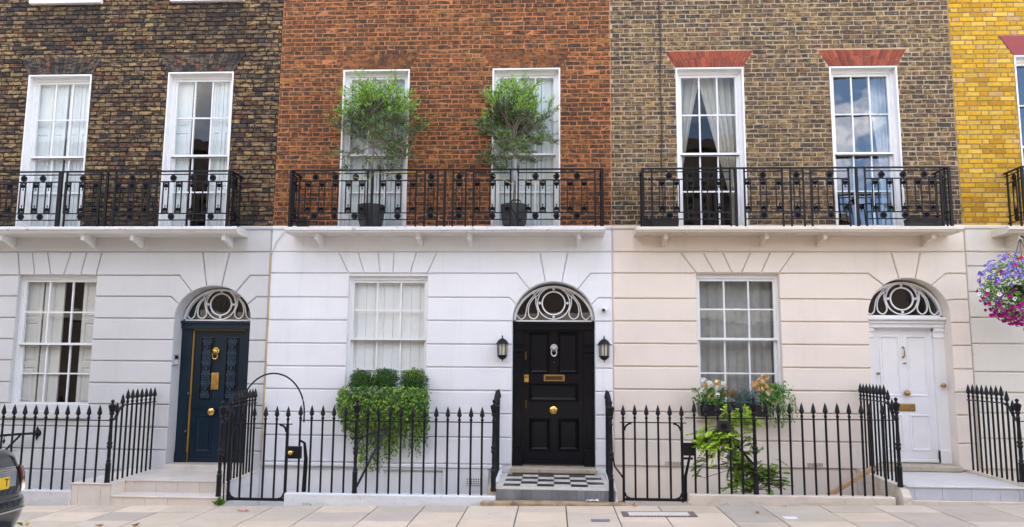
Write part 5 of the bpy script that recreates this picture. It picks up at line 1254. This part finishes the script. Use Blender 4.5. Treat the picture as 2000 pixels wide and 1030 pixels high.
px0_, pz0_ = at(1522, 775, -.24); t_ = thing('curly_plant', 'glossy bright green curly plant above the variegated ivy', 'plant', (px0_, -.24, pz0_ - .1))
part(b, 'leaves', 'leaf', t_, colors=True, kind='stuff'); st = MB()
for i in range(7): st.tube([(px0_, -.24, pz0_ - .12), (px0_ + (i - 3) * .012, -.25, pz0_ - .02), (px0_ + (i - 3) * .028, -.26, pz0_ + .06 - abs(i - 3) * .012)], .004, 4)
part(st, 'stems', 'bark', t_)

# yellow-green climber behind the railing of the cream house
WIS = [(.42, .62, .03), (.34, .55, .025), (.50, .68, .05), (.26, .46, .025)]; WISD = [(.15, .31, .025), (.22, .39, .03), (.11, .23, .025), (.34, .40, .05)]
t_ = thing('climbing_shrub', 'yellow-green leafy climber growing behind the railing of the cream house', 'shrub', (2.5, -1.22, .2)); b = MB(); st = MB()
stem = [Vector((2.60, -1.18, -.3)), Vector((2.55, -1.18, .25)), Vector((2.40, -1.2, .55)), Vector((2.28, -1.2, .85)), Vector((2.22, -1.22, 1.10)), Vector((2.27, -1.2, 1.28))]
st.tube(stem, [.02, .018, .015, .012, .009, .006], 6)
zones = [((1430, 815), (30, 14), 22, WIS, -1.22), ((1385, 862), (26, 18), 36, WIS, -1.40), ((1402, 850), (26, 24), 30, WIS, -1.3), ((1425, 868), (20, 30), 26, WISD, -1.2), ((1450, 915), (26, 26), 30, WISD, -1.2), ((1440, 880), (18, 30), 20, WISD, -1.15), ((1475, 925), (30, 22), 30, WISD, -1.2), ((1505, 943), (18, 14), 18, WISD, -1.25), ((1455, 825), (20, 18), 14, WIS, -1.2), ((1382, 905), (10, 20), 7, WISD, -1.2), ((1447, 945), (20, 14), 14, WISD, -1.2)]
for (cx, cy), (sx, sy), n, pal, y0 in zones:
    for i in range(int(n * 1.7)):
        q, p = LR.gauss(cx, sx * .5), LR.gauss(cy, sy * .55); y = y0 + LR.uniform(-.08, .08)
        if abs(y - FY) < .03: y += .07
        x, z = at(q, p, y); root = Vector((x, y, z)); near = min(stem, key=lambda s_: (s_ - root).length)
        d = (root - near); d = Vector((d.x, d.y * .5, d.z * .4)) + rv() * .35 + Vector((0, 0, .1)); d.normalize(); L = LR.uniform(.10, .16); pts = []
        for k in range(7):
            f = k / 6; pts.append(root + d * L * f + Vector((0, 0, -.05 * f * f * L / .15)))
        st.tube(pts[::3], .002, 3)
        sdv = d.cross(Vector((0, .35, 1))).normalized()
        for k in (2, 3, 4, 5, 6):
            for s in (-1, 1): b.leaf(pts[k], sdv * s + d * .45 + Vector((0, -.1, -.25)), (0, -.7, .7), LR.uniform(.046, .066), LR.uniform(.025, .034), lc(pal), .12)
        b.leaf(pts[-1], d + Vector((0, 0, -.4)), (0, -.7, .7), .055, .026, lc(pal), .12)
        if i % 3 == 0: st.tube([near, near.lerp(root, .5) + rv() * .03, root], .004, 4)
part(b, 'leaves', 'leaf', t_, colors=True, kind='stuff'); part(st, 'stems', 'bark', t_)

# hanging basket at the right edge, on a wall bracket
BY = -.85; bcx, bcz = at(2000, 568, BY)
t_ = thing('hanging_basket', 'hanging basket of purple, white and magenta petunias at the right edge', 'basket', (bcx, BY, bcz - .5))
part(MB().lathe([(.02, -.18), (.14, -.15), (.22, -.05), (.25, .06), (.24, .065), (.0, .05)], bcx, BY, bcz, 18), 'bowl', 'soil', t_, smooth=True)
b = MB(); BL = [(.10, .22, .03), (.14, .29, .035), (.06, .14, .03), (.19, .36, .05)]; fl_ = {'purple': MB(), 'white': MB(), 'magenta': MB(), 'red': MB()}
PC = {'purple': [(.20, .13, .58), (.27, .20, .68), (.36, .29, .74), (.15, .08, .48)], 'white': [(.85, .85, .86)], 'magenta': [(.42, .012, .24), (.52, .02, .29), (.34, .01, .19)], 'red': [(.75, .03, .04)]}
def bsk(v):
    R0 = .57 if v.z > -.2 else .54; return Vector((bcx + v.x * R0, BY + v.y * R0 * .8, bcz + v.z * (.52 if v.z > 0 else .46)))
for i in range(3800):
    v = rv().normalized(); p = bsk(v * LR.uniform(.7, 1.0)); ivy_leaf(b, p, v + rv() * .5 + Vector((0, -.4, .2)), rv(), LR.uniform(.02, .034), lc(BL))
for i in range(520):
    v = rv().normalized()
    if v.y > .45: continue
    n = noise.noise(Vector((v.x * 2.2, v.y * 2.2, v.z * 2.2 + 4)))
    k = 'purple' if v.z > .12 + .5 * n else ('magenta' if v.z < -.35 + .3 * n or LR.random() < .45 else LR.choice(('white', 'magenta', 'purple')))
    if v.z > .72 and v.x > -.4 and LR.random() < .3: k = 'red'
    if v.z > .12 and LR.random() < .06: k = 'magenta'
    if -.35 < v.z < .15 and LR.random() < .45: continue
    p = bsk(v * LR.uniform(.94, 1.06)); flower(fl_[k], p, v + rv() * .55 + Vector((0, -.5, 0)), LR.uniform(.022, .034), lc(PC[k]), {'white': (.05, .03, .02), 'purple': (.75, .7, .9), 'magenta': (.25, .0, .12), 'red': (.4, 0, 0)}[k])
for k in range(16):                                       # trailing tips
    v = rv().normalized(); v.z = -abs(v.z) * .6 - .3; v.y = -abs(v.y) * .6; v.normalize(); p = bsk(v)
    for j in range(LR.randint(2, 5)):
        p = p + Vector((LR.uniform(-.02, .02), LR.uniform(-.01, .01), -.028)); flower(fl_['magenta'], p + rv() * .03, rv() + Vector((0, -1, -.3)), .027, lc(PC['magenta'])); ivy_leaf(b, p + rv() * .03, rv() + Vector((0, -1, 0)), rv(), .025, lc(BL))
part(b, 'leaves', 'leaf', t_, colors=True, kind='stuff')
for k in fl_: part(fl_[k], k + '_flowers', 'petal', t_, colors=True, kind='stuff')
for a in (0, 2.1, 4.2): part(MB().tube([(bcx + .24 * cos(a), BY + .24 * sin(a), bcz + .05), (bcx, BY, bcz + .72)], .004, 4), 'chain', 'iron', t_)
t_ = thing('basket_bracket', 'dark iron wall bracket above the hanging basket at right', 'bracket', (bcx, 0, bcz + .7))
part(MB().tube([(bcx + .75, SF, bcz + .74), (bcx, BY - .04, bcz + .74)], .014, 6), 'arm', 'iron', t_); part(MB().tube([(bcx + .75, SF, bcz + .35), (bcx + .45, -.34, bcz + .55), (bcx + .26, -.55, bcz + .74)], .011, 6), 'brace', 'iron', t_); part(MB().box(bcx + .72, bcx + .78, SF - .012, SF, bcz + .3, bcz + .8), 'wall_plate', 'iron', t_)

# weeds, litter and iron covers on the pavement
def gp(px_, py_, dz=0):
    """photo point on the sloping pavement"""
    d = C_R * ((px_ - 1000) / CAM_F) + C_U * ((515 - py_) / CAM_F) + _fw
    t0 = (.075 + dz - CPOS.z) / (d.z - .0167 * d.x); p = CPOS + d * t0; return p
b = MB(); p0 = gp(438, 984); p0.y = -1.51
for i in range(70):
    v = rv().normalized(); v.z = abs(v.z); b.leaf(p0 + v * LR.uniform(0, .03), v + Vector((0, -.2, .5)), rv(), LR.uniform(.05, .11), .03, lc([(.10, .24, .03), (.15, .30, .03), (.07, .17, .03)]))
one(b, 'weed', 'leaf', 'green weed in the corner beside the marble steps and gate', 'weed', 'pavement weeds', colors=True)
for (px_, py_, lab) in ((603, 987, 'tiny green weed at the foot of the white plinth'), (1535, 984, 'tiny weed at the foot of the mossy cream plinth'), (38, 1026, 'small green weed sprig near the dark car')):
    b = MB(); p0 = gp(px_, py_)
    for i in range(18):
        v = rv().normalized(); v.z = abs(v.z); b.leaf(p0 + v * .012, v + Vector((0, 0, .4)), rv(), LR.uniform(.025, .05), .016, lc([(.10, .24, .03), (.15, .30, .03)]))
    one(b, 'weed', 'leaf', lab, 'weed', 'pavement weeds', colors=True)
for (px_, py_, s, c, lab) in ((55, 1027, .045, (.62, .42, .06), 'yellow fallen leaf near the dark car'), (192, 1029, .05, (.36, .13, .04), 'brown fallen leaf left of the marble steps'), (265, 1028, .06, (.38, .14, .04), 'curled brown fallen leaf below the marble steps'), (1241, 990, .05, (.55, .28, .05), 'orange fallen leaf before the right gate'), (1480, 1003, .045, (.42, .20, .08), 'orange-brown fallen leaf below the mossy plinth'), (1533, 990, .03, (.45, .25, .10), 'tiny brown fallen leaf below the mossy plinth')):
    b = MB(); p0 = gp(px_, py_, .006)
    for i in range(4): b.leaf(p0 + Vector((LR.uniform(-.02, .02), LR.uniform(-.02, .02), 0)), (LR.uniform(-1, 1), LR.uniform(-1, 1), .25), (0, 0, 1), s * LR.uniform(.9, 1.4), s * .7, tuple(q * LR.uniform(.8, 1.1) for q in c), .3)
    one(b, 'fallen_leaf', 'leaf', lab, 'leaf', 'fallen leaves', colors=True)
for (px_, py_, s, c, lab) in ((475, 998, .09, (.75, .45, .43), 'pink and white paper scrap before the left gate'), (1157, 978, .10, (.72, .71, .68), 'crumpled white paper on the chequered step base'), (1248, 984, .09, (.62, .63, .72), 'pale wrapper at the foot of the right gate'), (1467, 985, .03, (.02, .05, .35), 'tiny blue scrap at the foot of the mossy plinth')):
    b = MB(); p0 = gp(px_, py_, .004); 
    if px_ == 1157: p0 = Vector((ax(1157, 978, -1.45), -1.45, .125))
    n = 6; g = [[(p0.x + (i / n - .5) * s * 1.6, p0.y + (j / n - .5) * s * .7, p0.z + .004 + .022 * LR.random()) for i in range(n + 1)] for j in range(n + 1)]
    for j in range(n):
        for i in range(n):
            b.face([g[j][i], g[j][i + 1], g[j + 1][i + 1], g[j + 1][i]], c if (i + j) % 5 or px_ != 475 else (.65, .1, .12))
    one(b, 'paper_scrap', 'petal', lab, 'litter', 'litter scraps', colors=True)
def ground_quad(p, q, dz0, dz1, y0, y1): 
    b = MB(); b.loft([[(x, y, PZ(x) + dz) for x, y in ((p, y0), (q, y0), (q, y1), (p, y1))] for dz in (dz0, dz1)]); return b
A_, B_ = gp(1217, 1010), gp(1362, 1000)
t_ = thing('drain_cover', 'rusty rectangular iron cover in the pavement right of the chequered step', 'cover', ((A_.x + B_.x) / 2, A_.y, PZ(A_.x)))
gx0, gx1, gy0, gy1 = A_.x, B_.x - .05, A_.y, B_.y
part(ground_quad(gx0, gx1, -.02, .004, gy0, gy1), 'frame', 'cast_iron', t_); part(ground_quad(gx0 + .08, gx1 - .08, 0, .007, gy0 + .05, gy1 - .05), 'infill', 'tile_white', t_)
for i in range(22):
    xx = gx0 + (gx1 - gx0) * (i + .5) / 22
    for yy in (gy0 + .02, gy1 - .045): part(ground_quad(xx - .012, xx + .012, 0, .009, yy, yy + .025), 'rib', 'cast_iron', t_)
A_, B_ = gp(1155, 1020), gp(1190, 1015); one(ground_quad(A_.x, B_.x, -.02, .005, A_.y, B_.y), 'valve_cover', 'slate_tile', 'small grey metal valve cover in the pavement before the chequered step', 'cover')
A_, B_ = gp(1534, 1014), gp(1553, 1010); one(ground_quad(A_.x, B_.x, -.02, .005, A_.y, B_.y), 'valve_cover', 'white_plastic', 'small white valve cover in the pavement before the mossy plinth', 'cover')

# ------------------------------------------------------------------ parked car at the left edge
CY, ZR = -4.58, PZ(-5.4) - .13
car = thing('parked_car', 'dark grey saloon car with yellow number plate at the left edge', 'car', (-7.5, CY, ZR))
def rrect(xr, xf, hw, rr_, rf, z, n=7):
    pts = []
    for cx, cy, r, a0 in ((xr - rr_, hw - rr_, rr_, pi / 2), (xf + rf, hw - rf, rf, pi), (xf + rf, -hw + rf, rf, 1.5 * pi), (xr - rr_, -hw + rr_, rr_, 0)):
        seg = [a0 - pi / 2 * (i / (n - 1)) for i in range(n)] if False else [a0 + pi / 2 * (i / (n - 1)) for i in range(n)]
        if a0 == pi / 2: seg = [i / (n - 1) * pi / 2 for i in range(n)]
        elif a0 == pi: seg = [pi / 2 + i / (n - 1) * pi / 2 for i in range(n)]
        elif a0 == 1.5 * pi: seg = [pi + i / (n - 1) * pi / 2 for i in range(n)]
        else: seg = [1.5 * pi + i / (n - 1) * pi / 2 for i in range(n)]
        pts += [(cx + r * cos(a), CY + cy + r * sin(a), ZR + z) for a in seg]
    return pts
XR, XF = -5.30, -9.85
part(MB().loft([rrect(XR - .06, XF + .05, .80, .30, .3, .60), rrect(XR - .045, XF + .03, .84, .32, .3, .68), rrect(XR - .06, XF + .06, .85, .32, .35, .80), rrect(XR - .10, XF + .15, .84, .30, .4, .92), rrect(XR - .14, XF + .30, .815, .28, .45, 1.02), rrect(XR - .19, XF + .6, .78, .25, .5, 1.08), rrect(XR - .27, XF + .9, .72, .22, .5, 1.10)]), 'body', 'car_paint', car, smooth=True)
part(MB().loft([rrect(XR - .16, XF + .1, .76, .26, .3, .26), rrect(XR - .06, XF + .03, .82, .34, .3, .34), rrect(XR - .015, XF, .855, .36, .34, .46), rrect(XR, XF, .865, .36, .36, .58), rrect(XR - .012, XF, .86, .35, .35, .63), rrect(XR - .05, XF + .04, .84, .32, .3, .655)]), 'bumper', 'car_paint', car, smooth=True)
part(MB().loft([rrect(XR - .10, XF + .1, .79, .29, .3, .24), rrect(XR - .075, XF + .04, .815, .33, .3, .33)]), 'valance', 'car_trim', car, smooth=True)
part(MB().loft([rrect(XR + .004, XF - .002, .868, .36, .36, .525), rrect(XR + .007, XF - .003, .871, .36, .36, .535), rrect(XR + .004, XF - .002, .868, .36, .36, .545)]), 'bumper_trim', 'car_chrome', car, smooth=True)
part(MB().loft([rrect(XR - .85, XF + 1.05, .72, .25, .4, 1.08), rrect(XR - 1.25, XF + 1.65, .62, .25, .4, 1.40)]), 'windows', 'car_glass', car, smooth=True); part(MB().loft([rrect(XR - 1.23, XF + 1.63, .625, .25, .4, 1.395), rrect(XR - 1.35, XF + 1.8, .56, .22, .4, 1.44)]), 'roof', 'car_paint', car, smooth=True)
for s in (1, -1):                                         # rear lamps wrap the corner
    pts = []
    for k in range(6):
        a = pi / 2 * (.38 + .5 * k / 5); pts.append((XR - .36 + .325 * cos(a), CY + s * (.835 - .30 + .318 * sin(a))))
    b = MB(); b.loft([[(q[0] + d * .6, q[1] + s * d, ZR + z) for q in pts] for z, d in ((.67, .0), (.70, .012), (.86, .006), (.93, -.015))], closed=False); part(b, 'rear_lamp', 'car_lamp', car, smooth=True)
part(MB().box(XR - .10, XR - .055, CY - .30, CY + .56, ZR + .70, ZR + .93, .02), 'plate_recess', 'car_chrome', car)
pt_ = part(MB().box(XR - .06, XR - .048, CY - .08, CY + .44, ZR + .745, ZR + .86, .003), 'number_plate', 'plate_yellow', car)
part(MB().box(XR - .10, XR - .035, CY - .30, CY + .50, ZR + .925, ZR + .955, .008), 'boot_handle', 'car_chrome', car)
tcu = bpy.data.curves.new('plate_letter', 'FONT'); tcu.body = 'T'; tcu.size = .11; tcu.align_x = 'CENTER'; tcu.align_y = 'CENTER'; tcu.extrude = .001; tcu.materials.append(M['ink'])
text_mesh(tcu, 'plate_letter', pt_, (XR - .046, CY + .395, ZR + .803), (pi / 2, 0, pi / 2))
for xx in (XR - .85, XF + .85):
    for s in (-1, 1):
        w_ = MB(); w_.loft([[(xx + .31 * r * cos(a), CY + s * yy, ZR + .31 + .31 * r * sin(a)) for a in [2 * pi * i / 24 for i in range(24)]] for r, yy in ((.9, .62), (1, .66), (1, .80), (.93, .835), (.66, .84))]); wo_ = part(w_, 'wheel', 'tyre', car, smooth=True)
        w_ = MB(); w_.loft([[(xx + .205 * r * cos(a), CY + s * yy, ZR + .31 + .205 * r * sin(a)) for a in [2 * pi * i / 24 for i in range(24)]] for r, yy in ((1, .842), (.85, .83), (.3, .845), (.1, .85))]); part(w_, 'rim', 'car_chrome', wo_, smooth=True)
